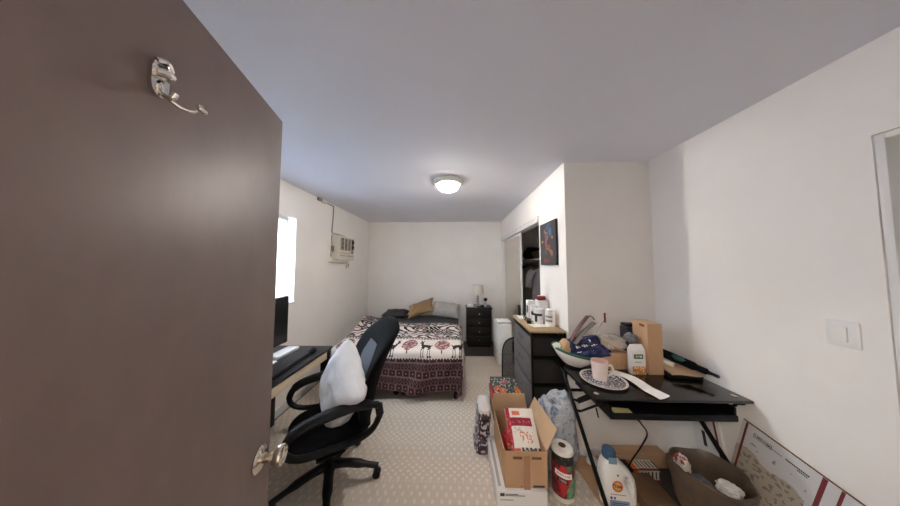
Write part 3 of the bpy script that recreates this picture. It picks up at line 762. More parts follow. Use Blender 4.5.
# ================================================================= RIGHT DESK
KX0, KX1, KY0, KY1, KZ = .79, 1.657, 1.31, 1.86, .79
dk = thing('computer_desk', 'black glass folding computer desk in the corner by the right wall', 'desk', (KX0,KY0,0))
w_, l_ = KX1-KX0, KY1-KY0
MB().b2((0,0,KZ-.016), (w_,l_,KZ), bev=.003).build('tabletop', 'blackglass', dk)
cl_ = MB()
for (a, b) in ((.035,.05), (w_-.05,.05)): cl_.lathe([(0,0),(.014,0),(.014,.002),(0,.0025)], 18, c=(a,b,KZ+.0003))
cl_.build('fixing_disc', 'nickel', dk)
f = MB()
for xx in (.03, w_-.035):
    f.tube([(xx,.47,KZ-.03), (xx,-.20,.030 if xx < .3 else .018)], .013, 10, flat=(.8,1.3))
    f2 = xx+(.03 if xx < .4 else -.03)
    f.tube([(f2,.03,KZ-.04), (f2,.27,.55)], .007, 8)
    f.tube([(f2,.10,KZ-.03), (f2,.30,.60)], .013, 10, flat=(.6,1.3))
    f.tube([(xx,.28,.55), (f2,.27,.55)], .008, 8)
    f.tube([(xx,.325,.60), (f2,.30,.60)], .008, 8)
    f.b2((min(xx, f2)-.012,.02,KZ-.034), (max(xx, f2)+.012,l_-.02,KZ-.016))
f.tube([(.03,.38,KZ-.16), (w_-.035,.38,KZ-.16)], .010, 10)
f.tube([(.03,-.16,.06), (w_-.035,-.16,.06)], .009, 10)
f.tube([(-.0,.0,KZ-.05), (.0,-.02,KZ-.09)], .004, 6)
f.build('leg_frame', 'blackm', dk)
t = MB(); a, b = .075, w_-.10
t.b2((a,.0,KZ-.105), (b,.36,KZ-.093)).b2((a,.0,KZ-.093), (a+.012,.36,KZ-.036)).b2((b-.012,.0,KZ-.093), (b,.36,KZ-.036)).b2((a,.348,KZ-.093), (b,.36,KZ-.036))
t.b2((a,-.008,KZ-.108), (b,.004,KZ-.075), bev=.003)
t.build('keyboard_tray', 'black', dk)
r_ = MB(); r_.b2((a+.1,.02,KZ-.115), (a+.14,.3,KZ-.105)).b2((b-.14,.02,KZ-.115), (b-.1,.3,KZ-.105)); r_.build('tray_rail', 'blackm', dk)
ZT = KZ+.0006
sp = tag(MB().box((0,0,.006), (.095,.05,.012), X=Matrix.Translation((.955,1.34,KZ-.0925)) @ Matrix.Rotation(R(-6), 4, 'Z')).build('note_pad', 'yellow'), 'pale yellow note pad lying in the desk keyboard tray', 'note pad')
sp = MB().box((0,0,.006), (.03,.018,.012), bev=.002, X=Matrix.Translation((1.13,1.33,KZ-.0925)) @ Matrix.Rotation(R(15), 4, 'Z')).build('flash_drive', 'chrome'); tag(sp, 'tiny silver flash drive in the desk keyboard tray', 'flash drive')

# bowl of odds and ends (tilted)
bw = thing('enamel_bowl', 'white enamel bowl with dark green rim tilted on the desk corner', 'bowl')
bw.matrix_world = Matrix.Translation((.885,1.735,ZT+.012)) @ Matrix.Rotation(R(9), 4, 'Y') @ Matrix.Scale(.83, 4); BWX = bw.matrix_world.copy()
prof = [(0,0),(.085,0),(.09,.004),(.105,.018),(.14,.05),(.168,.085),(.184,.118),(.188,.118),(.186,.122),(.180,.120),(.163,.088),(.135,.054),(.1,.024),(.08,.01),(0,.008)]
MB().lathe(prof, 48).build('bowl_shell', 'enamel', bw)
MB().tube([(.186*math.cos(2*PI*k/48), 187*math.sin(2*PI*k/48)/1000, .120) for k in range(48)], .0105, 8, closed=True).build('green_rim', 'green', bw)
tr = MB()
for q, r0 in (((-.165,-.05,.125), .02), ((-.185,.0,.13), .018)): blob(tr, q, (r0*1.4,r0,r0*.8), .3, 3, nu=14, nv=9)
def inb(p): return tuple(BWX @ Vector(p))
sn = thing('snack_bag', 'shiny navy blue snack bag lying in the enamel bowl', 'bag', inb((.085,-.02,.165)))
sn.scale = (1.06,1.06,1.0)
sn.rotation_euler = (R(38),R(-6),R(6))
b_ = MB(); pillow(b_, .27, .17, .075, Matrix.Identity(4), seed=5, wr=.03); b_.build('bag_body', 'navy', sn, angle=80)
e_ = MB(); e_.b2((-.135,-.075,-.004), (-.118,.075,.004)).b2((.118,-.075,-.004), (.15,.075,.004)); e_.build('crimped_end', 'navy', sn)
pr = MB(); rows = [(.10,.018,-.03), (.16,.006,-.012), (.05,.012,.02)]
for k in range(9): pr.b2((-.09+k*.018,-.018+.003*(k % 3),.041-.0002*(k-4)**2), (-.078+k*.018,-.002+.003*(k % 2),.0435-.0002*(k-4)**2))
pr.b2((.03,-.005,.036), (.05,.035,.0395)).b2((-.02,.03,.033), (.08,.036,.0345)).b2((-.10,-.045,.029), (.02,-.039,.0305))
pr.build('printed_mark', 'paper', sn)
pb = MB(); blob(pb, inb((-.105,-.03,.135)), (.034,.045,.062), .2, 2, seed=6, power=.85); tag(pb.build('paper_packet', 'tanpaper'), 'crumpled tan paper packet at the left side of the enamel bowl', 'packet')
for mt, label, a, b, w_ in (('maroon', 'dark red leather strap sticking up from the enamel bowl', (.86,1.71,.98), (1.02,1.76,1.15), .014), ('strapgrey', 'taupe leather strap lying beside the dark red strap in the bowl', (.875,1.69,.965), (1.04,1.71,1.115), .020)):
    p0, p1 = Vector(a), Vector(b); md = (p0+p1)/2+Vector((0,.004,.006))
    s_ = MB(); s_.tube([p0, md, p1], w_*1.25, 10, smooth=6, flat=(1,.22))
    if mt == 'maroon': s_.tube([p1, p1+Vector((.025,-.008,.0)), p1+Vector((.045,-.01,-.025))], .012, 8, smooth=4, flat=(1,.35))
    tag(s_.build('leather_strap', mt), label, 'strap')
fl = MB(); q = Vector(inb((-.17,-.02,.137))); blob(fl, q, (.03,.025,.022), .35, 2.5, seed=9); tag(fl.build('tissue_scrap', 'paper'), 'white crumpled tissue on the left rim of the enamel bowl', 'tissue')
wr = MB(); q0 = Vector((1.06,1.78,.93))
wr.tube([q0, (1.10,1.77,1.04), (1.155,1.765,1.125)], .0025, 6, smooth=5); rt = wr.build('wrapper_stem', 'clear')
tagt = thing('plastic_wrapper', 'thin clear wrapper with a red end sticking up behind the bowl', 'wrapper', (0,0,0)); rt.parent = tagt
MB().b2((1.148,1.762,1.10), (1.162,1.768,1.175), bev=.002).build('red_end', 'darkred', tagt)

# plate and cup
PX, PY = .955, 1.50
pt_ = thing('dinner_plate', 'white plate with blue-black speckled pattern at the desk front corner', 'plate', (PX,PY,ZT))
pt_.scale = (.95,.95,.95)
MB().lathe([(0,0),(.08,0),(.085,.004),(.125,.014),(.138,.018),(.138,.0205),(.124,.018),(.086,.008),(0,.006)], 56).build('plate_disc', 'enamel', pt_)
def plpos(u, v):
    r = .02+.106*v; z = .0088 if r < .088 else .0086+(r-.086)/.038*.0100
    return (r*math.cos(2*PI*u), r*math.sin(2*PI*u), z+.0004)
MB().grid(plpos, 150, 36, 0, lambda u, v: (52,54,78) if nz((math.cos(2*PI*u)*(.02+.106*v)*110, math.sin(2*PI*u)*(.02+.106*v)*110, 0)) > -.12 and v > .05 else (236,232,228)).build('speckled_pattern', 'colgloss', pt_)
cp = thing('coffee_cup', 'pale pink coffee cup standing on the speckled plate', 'cup', (PX-.012,PY+.012,ZT+.0092))
MB().lathe([(0,0),(.036,0),(.040,.004),(.044,.06),(.049,.118),(.046,.118),(.041,.06),(.037,.008),(0,.006)], 40).build('cup_body', 'pink', cp)
MB().lathe([(.0458,.1165),(.0405,.06),(.0368,.0088),(0,.0068)], 40, cap=False).build('cup_inside', 'pinkin', cp)
MB().tube([(.045,0,.094), (.064,0,.098), (.072,0,.07), (.060,0,.04), (.041,0,.034)], .0065, 10, smooth=6, X=Matrix.Rotation(R(-28), 4, 'Z')).build('handle', 'pink', cp)
# receipt
def rcp(u, v):
    a = Vector((1.09,1.645)); b = Vector((1.195,1.318)); p = a+(b-a)*v; sd = Vector((.93,.37))*(.036+.012*v)
    p = p+sd*(2*u-1)+Vector((.014*math.sin(v*5), 0)); return (p.x, p.y, ZT+.003+.011*math.sin(v*PI)*abs(math.sin(v*4.2))+.004*(2*u-1)**2)
tag(MB().sheet(rcp, 8, 30, .0005).build('paper_receipt', 'paper'), 'long curled white paper receipt reaching the desk front edge', 'receipt')
# low carton, loaf bag, flour bag, tall box
lc = thing('low_carton', 'low brown cardboard carton between the bowl and the white food bag', 'carton', (1.175,1.75,ZT))
MB().b2((-.10,-.085,0), (.095,.085,.115), bev=.003).build('carton_body', 'card', lc)
MB().b2((.02,-.0855,.0), (.021,-.085,.115)).build('carton_seam', 'carddark', lc)
lf = thing('bread_bag', 'clear plastic bag with tan bread on the low brown carton', 'bag', (1.185,1.745,ZT+.116))
b_ = MB(); blob(b_, (0,0,.04), (.075,.07,.034), .1, 2, seed=1, zmin=.003, power=.8); b_.build('bread_loaf', 'tanpaper', lf)
b_ = MB(); blob(b_, (0,0,.052), (.092,.082,.055), .22, 2.6, seed=2, zmin=.0005, power=.8); b_.build('plastic_film', 'clear', lf)
fb = thing('food_bag', 'white paper food bag with green label and orange food picture', 'bag', (1.262,1.612,ZT))
def flour(u, v):
    if v < .34: return (196,128,70) if nz((u*7, v*9, 1)) > -.15 else (232,196,150)
    if .66 < v < .86 and .14 < u < .84: return (60,98,70) if not (.72 < v < .80 and .24 < u < .74 and nz((u*40, v*10, 2)) > 0) else (220,225,215)
    if .5 < v < .54 and .2 < u < .7: return (150,150,150)
    return (228,225,216)
MB().b2((-.046,-.02,0), (.046,.024,.165), bev=.004).loft([[(-.045,-.019,.163), (.045,-.019,.163), (.045,.023,.163), (-.045,.023,.163)], [(-.04,0,.2), (.04,0,.2), (.04,.004,.2), (-.04,.004,.2)]]).build('bag_body', 'whitecard', fb)
MB().sheet(lambda u, v: (-.045+.09*u,-.0206,.003+.158*v), 36, 56, .0003, 0, flour, nrm=(0,1,0)).build('printed_front', 'col', fb, smooth=False)
tb_ = thing('tall_carton', 'tall narrow brown cardboard box standing upright on the desk', 'carton', (1.382,1.665,ZT))
MB().b2((-.052,-.072,0), (.048,.06,.345), bev=.002).build('carton_body', 'card', tb_)
MB().b2((-.05,-.07,.3455), (.046,.058,.347)).build('top_flap', 'cardin', tb_)
MB().b2((-.0528,-.05,.318), (-.0522,-.005,.334)).build('printed_mark', 'darkred', tb_)
db = thing('dark_tin', 'dark blue-black tin standing behind the tall brown box', 'tin', (1.372,1.795,ZT))
MB().b2((-.06,-.04,0), (.03,.04,.275), bev=.008).build('tin_body', 'darkblue', db); MB().b2((-.055,-.036,.276), (.026,.036,.30), bev=.006).build('lid', 'black', db)
gb = MB(); blob(gb, (1.285,1.685,1.012), (.036,.042,.036), .4, 2.4, seed=12); tag(gb.build('crumpled_bag', 'greyfilm'), 'grey crumpled plastic bag wedged left of the tall brown box', 'bag')
nb = tag(MB().box((0,0,.011), (.20,.17,.022), bev=.003, X=Matrix.Translation((1.535,1.625,ZT)) @ Matrix.Rotation(R(-4), 4, 'Z')).build('notebook', 'black'), 'thick black notebook on the desk under the kraft envelope', 'notebook')
ke = tag(MB().sheet(lambda u, v: (1.44+.19*u,1.545+.16*v-.015*u,ZT+.028+.03*v+.004*math.sin(u*6)), 10, 10, .005).build('kraft_envelope', 'cardin'), 'brown kraft envelope lying on the black notebook', 'envelope')
rl = tag(MB().tube([(1.440,1.73,ZT+.078), (1.50,1.60,ZT+.066)], .016, 14).build('rolled_paper', 'paper'), 'small white roll of paper beside the tall brown box', 'paper roll')
um = thing('folded_umbrella', 'folded black umbrella with teal panels along the right wall', 'umbrella', (0,0,0))
ua, ub = Vector((1.545,1.82,ZT+.10)), Vector((1.625,1.47,ZT+.064))
ax = (ub-ua); pts = [ua+ax*t_ for t_ in (0,.08,.3,.6,.85,.95)]
MB().tube(pts, [.014,.026,.03,.028,.02,.012], 14, smooth=5).build('folded_canopy', 'blackfab', um)
b_ = MB(); blob(b_, ua+ax*.5+Vector((-.012,-.004,.016)), (.022,.045,.018), .3, 2, seed=2); blob(b_, ua+ax*.15+Vector((-.005,0,.018)), (.02,.03,.014), .3, 2, seed=5); b_.build('teal_panel', 'teal', um)
MB().tube([ub-ax*.06, ub+ax*.06], .01, 10).build('handle', 'black', um)

# light switch
sw = thing('light_switch', 'white rocker light switch on the right wall above the desk', 'switch', (XR,1.004,1.255))
MB().b2((-.007,-.042,-.056), (-.0005,.042,.054), bev=.003).build('cover_plate', 'whitepl', sw)
MB().b2((-.013,-.014,-.034), (-.0072,.03,.03), bev=.003).build('rocker', 'whitepl', sw)

# ================================================================= FLOOR THINGS
# white shipping box
wbx = thing('white_shipping_box', 'flat white shipping box on the rug under the open brown carton', 'box', (.255,1.455,RZ))
MB().b2((0,0,0), (.31,.43,.128), bev=.002).build('box_body', 'whitecard', wbx)
MB().b2((.012,.03,.1283), (.030,.40,.1288)).build('lid_seam', 'pilgrey', wbx)
Xf = frame(Vector((.065,-.0008,.106)), (1,0,0), (0,0,1), (0,-1,0))
mk = MB(); mk.b2((.018,-.001,.098), (.046,-.0002,.116)); mk.b2((.05,-.001,.10), (.17,-.0002,.104)).b2((.05,-.001,.108), (.13,-.0002,.112)).b2((.02,-.001,.075), (.10,-.0002,.078)).b2((.19,-.001,.02), (.27,-.0002,.024))
mk.build('printed_mark', 'ink', wbx)
# open carton
cx0, cx1, cy0, cy1, cz0, cz1 = .308, .576, 1.475, 1.87, RZ+.129, .362
oc = thing('open_carton', 'open brown cardboard carton stuffed with packages on the white box', 'carton', (cx0,cy0,cz0))
w_, l_, hh = cx1-cx0, cy1-cy0, cz1-cz0; t = .004
MB().b2((0,0,0), (w_,l_,t)).b2((0,0,t), (w_,t,hh)).b2((0,l_-t,t), (w_,l_,hh)).b2((0,t,t), (t,l_-t,hh)).b2((w_-t,t,t), (w_,l_-t,hh)).build('carton_body', 'card', oc, smooth=False)
def flap(name, a, b, c, d, mt='cardin'):
    a, b, c, d = map(Vector, (a, b, c, d)); n = (b-a).cross(d-a).normalized()
    return MB().sheet(lambda u, v: a.lerp(b, u).lerp(d.lerp(c, u), v), 4, 4, .004, nrm=n).build(name, mt, oc)
flap('flap', (0,l_,hh), (w_,l_,hh), (w_-.015,l_+.02,hh+.125), (.0,l_+.02,hh+.125))
flap('flap', (w_+.002,.01,hh), (w_+.002,l_-.01,hh), (w_+.05,l_-.03,hh+.13), (w_+.085,.05,hh+.105))
flap('flap', (-.002,.01,hh), (-.002,l_-.01,hh), (-.022,l_-.01,hh+.10), (-.012,.03,hh+.03), 'card')
flap('flap', (.01,-.001,hh), (w_-.01,-.001,hh), (w_-.02,-.01,hh-.055), (.02,-.01,hh-.055), 'card')
MB().b2((w_*.44,-.0125,.002), (w_*.58,-.0105,hh-.02)).build('tape_strip', 'tape', oc)
for xa, xb in ((.05, w_*.40), (w_*.62, w_-.04)): MB().b2((xa,-.0125,hh-.038), (xb,-.0113,hh-.022)).build('printed_mark', 'carddark', oc)
MB().b2((.10,-.0008,.008), (w_*.4,-.0002,.013)).build('printed_mark', 'ink', oc); MB().b2((w_*.66,-.0008,.006), (w_-.02,-.0002,.018)).build('printed_arrow', 'ink', oc)
# red and white package standing in it
rwp = thing('mailer_package', 'white mailer package with red stripe standing in the open carton', 'package')
def pk(u, v):
    n_ = nz((u*14, v*18, 3))
    if u < .13: return (178,40,52) if n_ > -.3 else (220,120,120)
    if .60 < v < .78 and u < .88: return (150,36,60) if abs(v-.69) > .03 or n_ < .1 else (196,110,120)
    if .84 < v < .94 and .22 < u < .5: return (214,120,96)
    if .27 < v < .48 and .38 < u < .85 and n_ > .12: return (216,134,124)
    if .10 < v < .19 and u > .36: return (70,70,72) if n_ > -.1 else (220,214,206)
    if .02 < v < .16 and .14 < u < .32: return (214,92,70)
    if v < .08 and .3 < u < .9 and n_ > 0: return (170,140,130)
    if .47 < v < .56 and .2 < u < .45 and n_ > 0: return (190,186,180)
    return (232,226,216)
a = Vector((.362,1.505,.30)); ux = Vector((.195,-.005,.0)); vy = Vector((.0,.20,.185)); nn = ux.cross(vy).normalized()
def pkpos(u, v): return a+ux*u+vy*v+nn*(.022*math.sin(PI*u)*math.sin(PI*v)+.004*nz((u*6, v*6, 1)))
MB().sheet(pkpos, 46, 60, .035, 0, pk, nrm=-nn).build('printed_pouch', 'colgloss', rwp)
p2 = MB(); a2 = Vector((.325,1.54,.36)); blob(p2, (.350,1.60,.33), (.026,.055,.05), .25, 2.2, seed=4, power=.8); tag(p2.build('red_pouch', 'red'), 'small red pouch tucked left of the mailer package', 'pouch')
p3 = thing('small_bottle', 'tiny dark bottle with orange cap in front of the red pouch', 'bottle', (.342,1.503,.30))
MB().lathe([(0,0),(.011,0),(.012,.01),(.012,.05),(.007,.06)], 14).build('bottle_body', 'bluecloth', p3); MB().lathe([(.009,.06),(.009,.085),(0,.086)], 12).build('bottle_cap', 'orange', p3)
# game boxes
gx, gy = .375, 2.15
tag(MB().b2((gx-.005,gy-.02,RZ+.0005), (gx+.25,gy+.37,.17), bev=.003).build('brown_carton', 'carddark'), 'brown carton under the two game boxes behind the open carton', 'carton')
rb = thing('red_game_box', 'red game box between the brown carton and the colourful game box', 'box', (gx-.012,gy-.005,.171))
MB().b2((0,0,0), (.25,.36,.045)).build('box_base', 'red', rb); MB().b2((-.003,-.003,.02), (.253,.363,.075), bev=.002).build('lid', 'red', rb)
gbx = thing('game_box', 'colourful game box with green and orange picture lid on the red box', 'box', (gx,gy,.247))
def game(u, v):
    n_ = nz((u*5, v*6, 2)); n2 = nz((u*13, v*15, 7))
    if v < .07: return (214,210,196)
    if v > .93: return (64,60,66)
    if .60 < v < .80 and .42 < u < .68: return (170,60,66) if n2 > -.1 else (200,150,150)
    if v < .55 and u < .48 and n_+(.5-v)*.8 > .05: return (206,76,44) if n2 > -.15 else (234,170,110)
    if v < .45 and u > .8: return (222,150,64) if n2 > 0 else (190,80,60)
    if n2 > .26: return (222,212,190)
    if n2 > .1: return (66,104,104)
    return (38,58,62) if n_ > -.2 else (58,66,72)
MB().b2((0,0,0), (.25,.36,.03)).build('box_base', 'ink', gbx)
MB().b2((-.003,-.003,.012), (.253,.363,.066), bev=.002).build('lid', 'ink', gbx)
MB().sheet(lambda u, v: (-.002+.254*u,-.002+.364*v,.0665), 80, 80, .0003, 0, game).build('printed_lid', 'colgloss', gbx, smooth=False)
# patterned tote at left
tt = thing('print_bag', 'black, purple and white printed bag standing left of the carton', 'bag', (.212,1.985,RZ))
def tote(u, v):
    n_ = nz((u*9, v*7, 3)); n2 = nz((u*22, v*16, 5))
    if v > .86+.05*n_: return (224,220,220)
    if n2 > .2: return (198,190,196)
    if n_ > .1: return (92,78,96)
    return (40,34,42) if n2 < .05 else (70,52,60)
nu, nv = 150, 150; rings = []
for jv in range(nv+1):
    v = jv/nv; r_ = []
    for i in range(nu):
        a_ = 2*PI*i/nu; k = 1+.12*nz((math.cos(a_)*2, math.sin(a_)*2, v*5), 1.5)
        sx = (.062-.012*v)*k*(1 if v < .95 else 1-(v-.95)*9); sy = .115*k*(1 if v < .95 else 1-(v-.95)*7)
        r_.append((sx*math.copysign(abs(math.cos(a_))**.6, math.cos(a_))+.03*v, sy*math.copysign(abs(math.sin(a_))**.6, math.sin(a_)), .001+.355*v))
    rings.append(r_)
cs = [tote(i/nu, jv/nv) for jv in range(nv) for i in range(nu)]+[(40,34,42), (224,220,220)]
MB().loft(rings, col=cs).build('bag_body', 'colgloss', tt, angle=60)
MB().tube([(.03,-.05,.354), (.03,-.03,.375), (.03,.03,.375), (.03,.05,.354)], .006, 8, smooth=5).build('bag_handle', 'paper', tt)
# clear/blue grocery bag
gb = thing('grocery_bag', 'translucent blue and white plastic grocery bag leaning by the dresser', 'bag', (.765,1.77,RZ))
def gro(u, v):
    n_ = nz((u*7, v*6, 1)); n2 = nz((u*16, v*11, 4))
    if n2 > .22: return (70,104,160)
    if n_ > .22: return (120,150,140) if n2 > .1 else (150,170,196)
    return (206,208,212) if n2 > -.2 else (168,176,188)
M['gro'] = film()
b_ = MB(); blob(b_, (0,-.0,.265), (.140,.105,.275), .18, 2.6, seed=21, zmin=.001, power=.75, nu=70, nv=46); b_.build('bag_body', 'gro', gb, angle=50)
b_ = MB()
for s in (-1, 1): b_.tube([(s*.04,-.02,.50), (s*.06,-.03,.535), (s*.03,-.06,.54)], [.022,.016,.008], 9, smooth=4)
b_.build('bag_handle', 'gro', gb)
# paper towel
pw = thing('paper_towel_roll', 'paper towel roll in red, black and green wrapper beside the carton', 'paper towel', (.715,1.575,RZ))
pw.rotation_euler = (0,0,R(-27)); pw.scale = (.97,.97,1.12)
def towel(u, v):
    n_ = nz((u*12, v*10, 4))
    if v > .80: return (34,38,36) if n_ > -.35 else (66,70,64)
    if v < .08: return (214,206,190)
    if abs(u-.53)*1.7+abs(v-.5)*.9 < .36: return (182,36,40)
    if u > .60 and v < .52: return (116,160,120) if n_ > -.25 else (82,122,84)
    if v > .68 and u > .6: return (84,110,84)
    return (150,34,38) if n_ > .1 else (84,34,34)
def tw(u, v):
    a_ = R(170+u*200); return (.0715*math.cos(a_), .0715*math.sin(a_), .012+.248*v)
MB().lathe([(0,.001),(.062,.001),(.071,.010),(.071,.262),(.067,.277),(.056,.283),(.024,.284),(.024,.16),(0,.16)], 40).build('roll', 'paper', pw)
MB().grid(tw, 60, 60, 0, towel).build('printed_wrapper', 'colgloss', pw)
MB().lathe([(.0215,.2842),(.0238,.2845),(.0238,.17),(.0215,.17)], 24, cap=False).build('cardboard_core', 'carddark', pw)
def arcband(name, z0, z1, a0, a1, r, mt, par, sk=0):
    return MB().sheet(lambda u, v: (r*math.cos(R(a0+(a1-a0)*u)), r*math.sin(R(a0+(a1-a0)*u)), z0+(z1-z0)*v-sk*u), 16, 2, .0004, nrm=(0,1,0)).build(name, mt, par)
def arctext(txt, size, z, amid, r, mt, par, sk=0):
    o = lettering(txt, size, mt, par, Matrix.Identity(4), bold=size*.02)
    for v in o.data.vertices:
        a_ = R(amid)+v.co.x/r; zz = z+v.co.y-sk*v.co.x
        v.co = Vector((r*math.cos(a_), r*math.sin(a_), zz))
    return o
arcband('white_band', .150, .178, 232, 322, .0722, 'paper', pw, .012); arctext('SELECT A SIZE', .0135, .158, 277, .0728, 'ink', pw, .13)
arcband('dark_band', .120, .143, 244, 300, .0722, 'ink', pw, .008); arctext('TREES', .018, .1275, 272, .0728, 'paper', pw, .13)
# detergent bottle
td = thing('detergent_bottle', 'white laundry detergent jug with blue cap under the black desk', 'detergent', (1.035,1.53,RZ+.0095), R(-6))
td.scale = (.93,.95,1)
def ringz(z, cx, hw_, hd, n=40, e=.62):
    return [(cx+hw_*math.copysign(abs(math.cos(2*PI*k/n))**e, math.cos(2*PI*k/n)), hd*math.copysign(abs(math.sin(2*PI*k/n))**e, math.sin(2*PI*k/n)), z) for k in range(n)]
bd = MB(); prof = [(0,0,.098,.052), (.006,0,.106,.058), (.05,0,.112,.062), (.12,0,.112,.062), (.17,-.002,.106,.060), (.21,-.012,.092,.055), (.24,-.026,.072,.047), (.262,-.037,.05,.04), (.275,-.04,.038,.035)]
bd.loft([ringz(z, cx, a, b) for z, cx, a, b in prof])
bo_ = bd.build('jug_body', 'whitepl')
ctb = MB().box((0,0,0), (.040,.4,.085), bev=.019, seg=4, X=Matrix.Translation((.052,0,.152)) @ Matrix.Rotation(R(-18), 4, 'Y')).build('c', 'whitepl')
md = bo_.modifiers.new('b', 'BOOLEAN'); md.object = ctb; md.operation = 'DIFFERENCE'; md.solver = 'EXACT'
dg = bpy.context.evaluated_depsgraph_get(); me = bpy.data.meshes.new_from_object(bo_.evaluated_get(dg)); bo_.modifiers.clear(); bo_.data = me; bpy.data.objects.remove(ctb); bo_.parent = td
MB().lathe([(.036,.272),(.043,.276),(.043,.288),(.0405,.292),(.040,.318),(.036,.326),(0,.328)], 32, c=(-.04,0,0)).build('cap', 'bluecap', td)
rb_ = MB()
for k in range(26): a_ = 2*PI*k/26; rb_.tube([(-.04+.0408*math.cos(a_), .0408*math.sin(a_), .293), (-.04+.0404*math.cos(a_), .0404*math.sin(a_), .316)], .0016, 5)
rb_.build('cap_rib', 'bluecap', td)
MB().b2((-.066,-.047,.262), (-.014,-.040,.300), bev=.006).build('spout_window', 'bluecl', td)
Xl = lambda x, z, y=-.0632: frame(Vector((x, y, z)), (1,0,0), (0,0,1), (0,-1,0))
yy = -.0618
lg = MB().lathe([(.033,0),(.033,.001),(.024,.0012),(.024,0)], 36, X=Xl(-.025,.145,yy)); lg.build('logo_ring', 'orange', td)
M['yel'] = mat('yellow_ink', (232,178,70), .5)
MB().lathe([(0,0),(.0238,0),(.0238,.0009),(0,.0009)], 36, X=Xl(-.025,.145,yy)).build('logo_disc', 'yel', td)
M['bluei'] = mat('blue_ink', (48,58,130), .5)
lettering('Tide', .027, 'bluei', td, Xl(-.025,.146,yy-.0016), bold=.0006)
m_ = MB()
for k in range(7): m_.b2((-.07+k*.014,yy-.0008,.094), (-.061+k*.014,yy-.0001,.098))
m_.build('small_print', 'redink', td)
MB().b2((-.075,yy-.0006,.02), (.045,yy,.062)).build('blue_panel', 'bluecl', td)
m_ = MB(); m_.b2((-.072,yy-.0012,.068), (-.060,yy-.0002,.082)).b2((-.05,yy-.0012,.068), (-.040,yy-.0002,.082)).b2((-.06,yy-.0016,.045), (.03,yy-.0008,.049)).b2((-.06,yy-.0016,.034), (.02,yy-.0008,.037)); m_.build('printed_mark', 'bluei', td)
MB().lathe([(0,0),(.006,0),(.006,.001),(0,.001)], 16, X=Xl(-.018,.206,-.0565)).build('moulded_dot', 'greyvent', td)

# cardboard flats under the desk
tag(MB().box((0,0,0), (.36,.52,.008), X=Matrix.Translation((1.10,1.612,RZ+.005)) @ Matrix.Rotation(R(3), 4, 'Z')).build('cardboard_sheet', 'card'), 'flat sheet of brown cardboard on the floor under the desk', 'cardboard')
lbx = thing('brown_carton', 'large brown carton lying on the floor behind the detergent jug', 'carton', (1.15,1.44,0))
MB().b2((.012,.0,RZ+.0095), (.19,.21,.10), bev=.003).build('carton_body', 'carddark', lbx)
fx = thing('snack_carton', 'dark carton with orange and white label lying behind the detergent jug', 'carton', (1.20,1.67,0))
MB().b2((0,0,RZ+.0095), (.24,.085,.10), bev=.002).build('carton_body', 'black', fx)
def lab(u, v):
    if u < .16: return (204,92,44)
    if u < .24: return (222,170,90)
    if v < .12: return (150,40,40)
    return (60,56,54) if math.sin(u*46) > .35 and .2 < v < .9 else (206,198,184)
MB().sheet(lambda u, v: (.055+.18*u,-.0008,.026+.07*v), 60, 16, .0003, 0, lab, nrm=(0,1,0)).build('printed_label', 'col', fx, smooth=False)
MB().sheet(lambda u, v: (.055+.18*u,.003+.08*v,.1008), 60, 16, .0003, 0, lab).build('printed_top', 'col', fx, smooth=False)
lcx = tag(MB().b2((1.17,1.775,RZ+.0095), (1.60,1.875,.11), bev=.003).build('long_carton', 'card'), 'long narrow brown carton against the wall under the desk', 'carton')
ps = MB(); blob(ps, (1.045,1.80,.045), (.045,.035,.02), .3, 2.5, seed=3, zmin=.023); tag(ps.build('paper_scrap', 'paper'), 'white paper scrap on the cardboard sheet behind the desk leg', 'paper')

# waste bin with brown liner
wb = thing('waste_bin', 'waste bin lined with a translucent brown bag under the desk', 'bin', (1.42,1.345,0))
nu = 48
def rimz(a_): return .39+.012*math.sin(2*a_+1)
def ring_(r, z, wv, ph): return [(r*(1+wv*math.sin(7*2*PI*k/nu+ph)+wv*nz((math.cos(2*PI*k/nu)*3, math.sin(2*PI*k/nu)*3, z*8)))*math.cos(2*PI*k/nu), r*(1+wv*math.sin(7*2*PI*k/nu+ph))*math.sin(2*PI*k/nu)*.98, z if z < .36 else z+.012*math.sin(2*2*PI*k/nu+1)) for k in range(nu)]
MB().lathe([(0,.001),(.105,.001),(.11,.01),(.125,.22),(.12,.22),(.102,.015),(0,.012)], 36).build('bin_body', 'black', wb)
ln = MB(); ln.loft([ring_(.126,.17,.06,1), ring_(.146,.21,.06,.5), ring_(.152,.30,.04,1), ring_(.162,.35,.05,2), ring_(.170,.392,.04,2), ring_(.160,.398,.04,2), ring_(.148,.37,.02,2), ring_(.138,.33,.0,1), ring_(.128,.22,.0,1)], cap=False)
ln.build('bag_liner', 'brownfilm', wb)
for c, r_, mt, sd_, lb_, nm in (((1.37,1.44,.34),(.032,.042,.05),'paper',1,'crumpled red and white wrapper in the waste bin','paper_wrapper'), ((1.465,1.285,.345),(.05,.045,.028),'paper',6,'bright white paper near the front of the waste bin','crumpled_paper'), ((1.40,1.36,.30),(.05,.05,.03),'greyfilm',9,'grey plastic wrap in the middle of the waste bin','plastic_wrap')):
    def wc(u, v, mt=mt, sd_=sd_):
        return (170,60,50) if nz((u*8, v*6, sd_)) > .12 and sd_ == 1 else (226,220,210)
    b_ = MB(); blob(b_, c, r_, .3, 2.2, seed=sd_, colfn=wc if mt == 'paper' else None); tag(b_.build(nm, 'col' if mt == 'paper' else mt), lb_, 'rubbish')
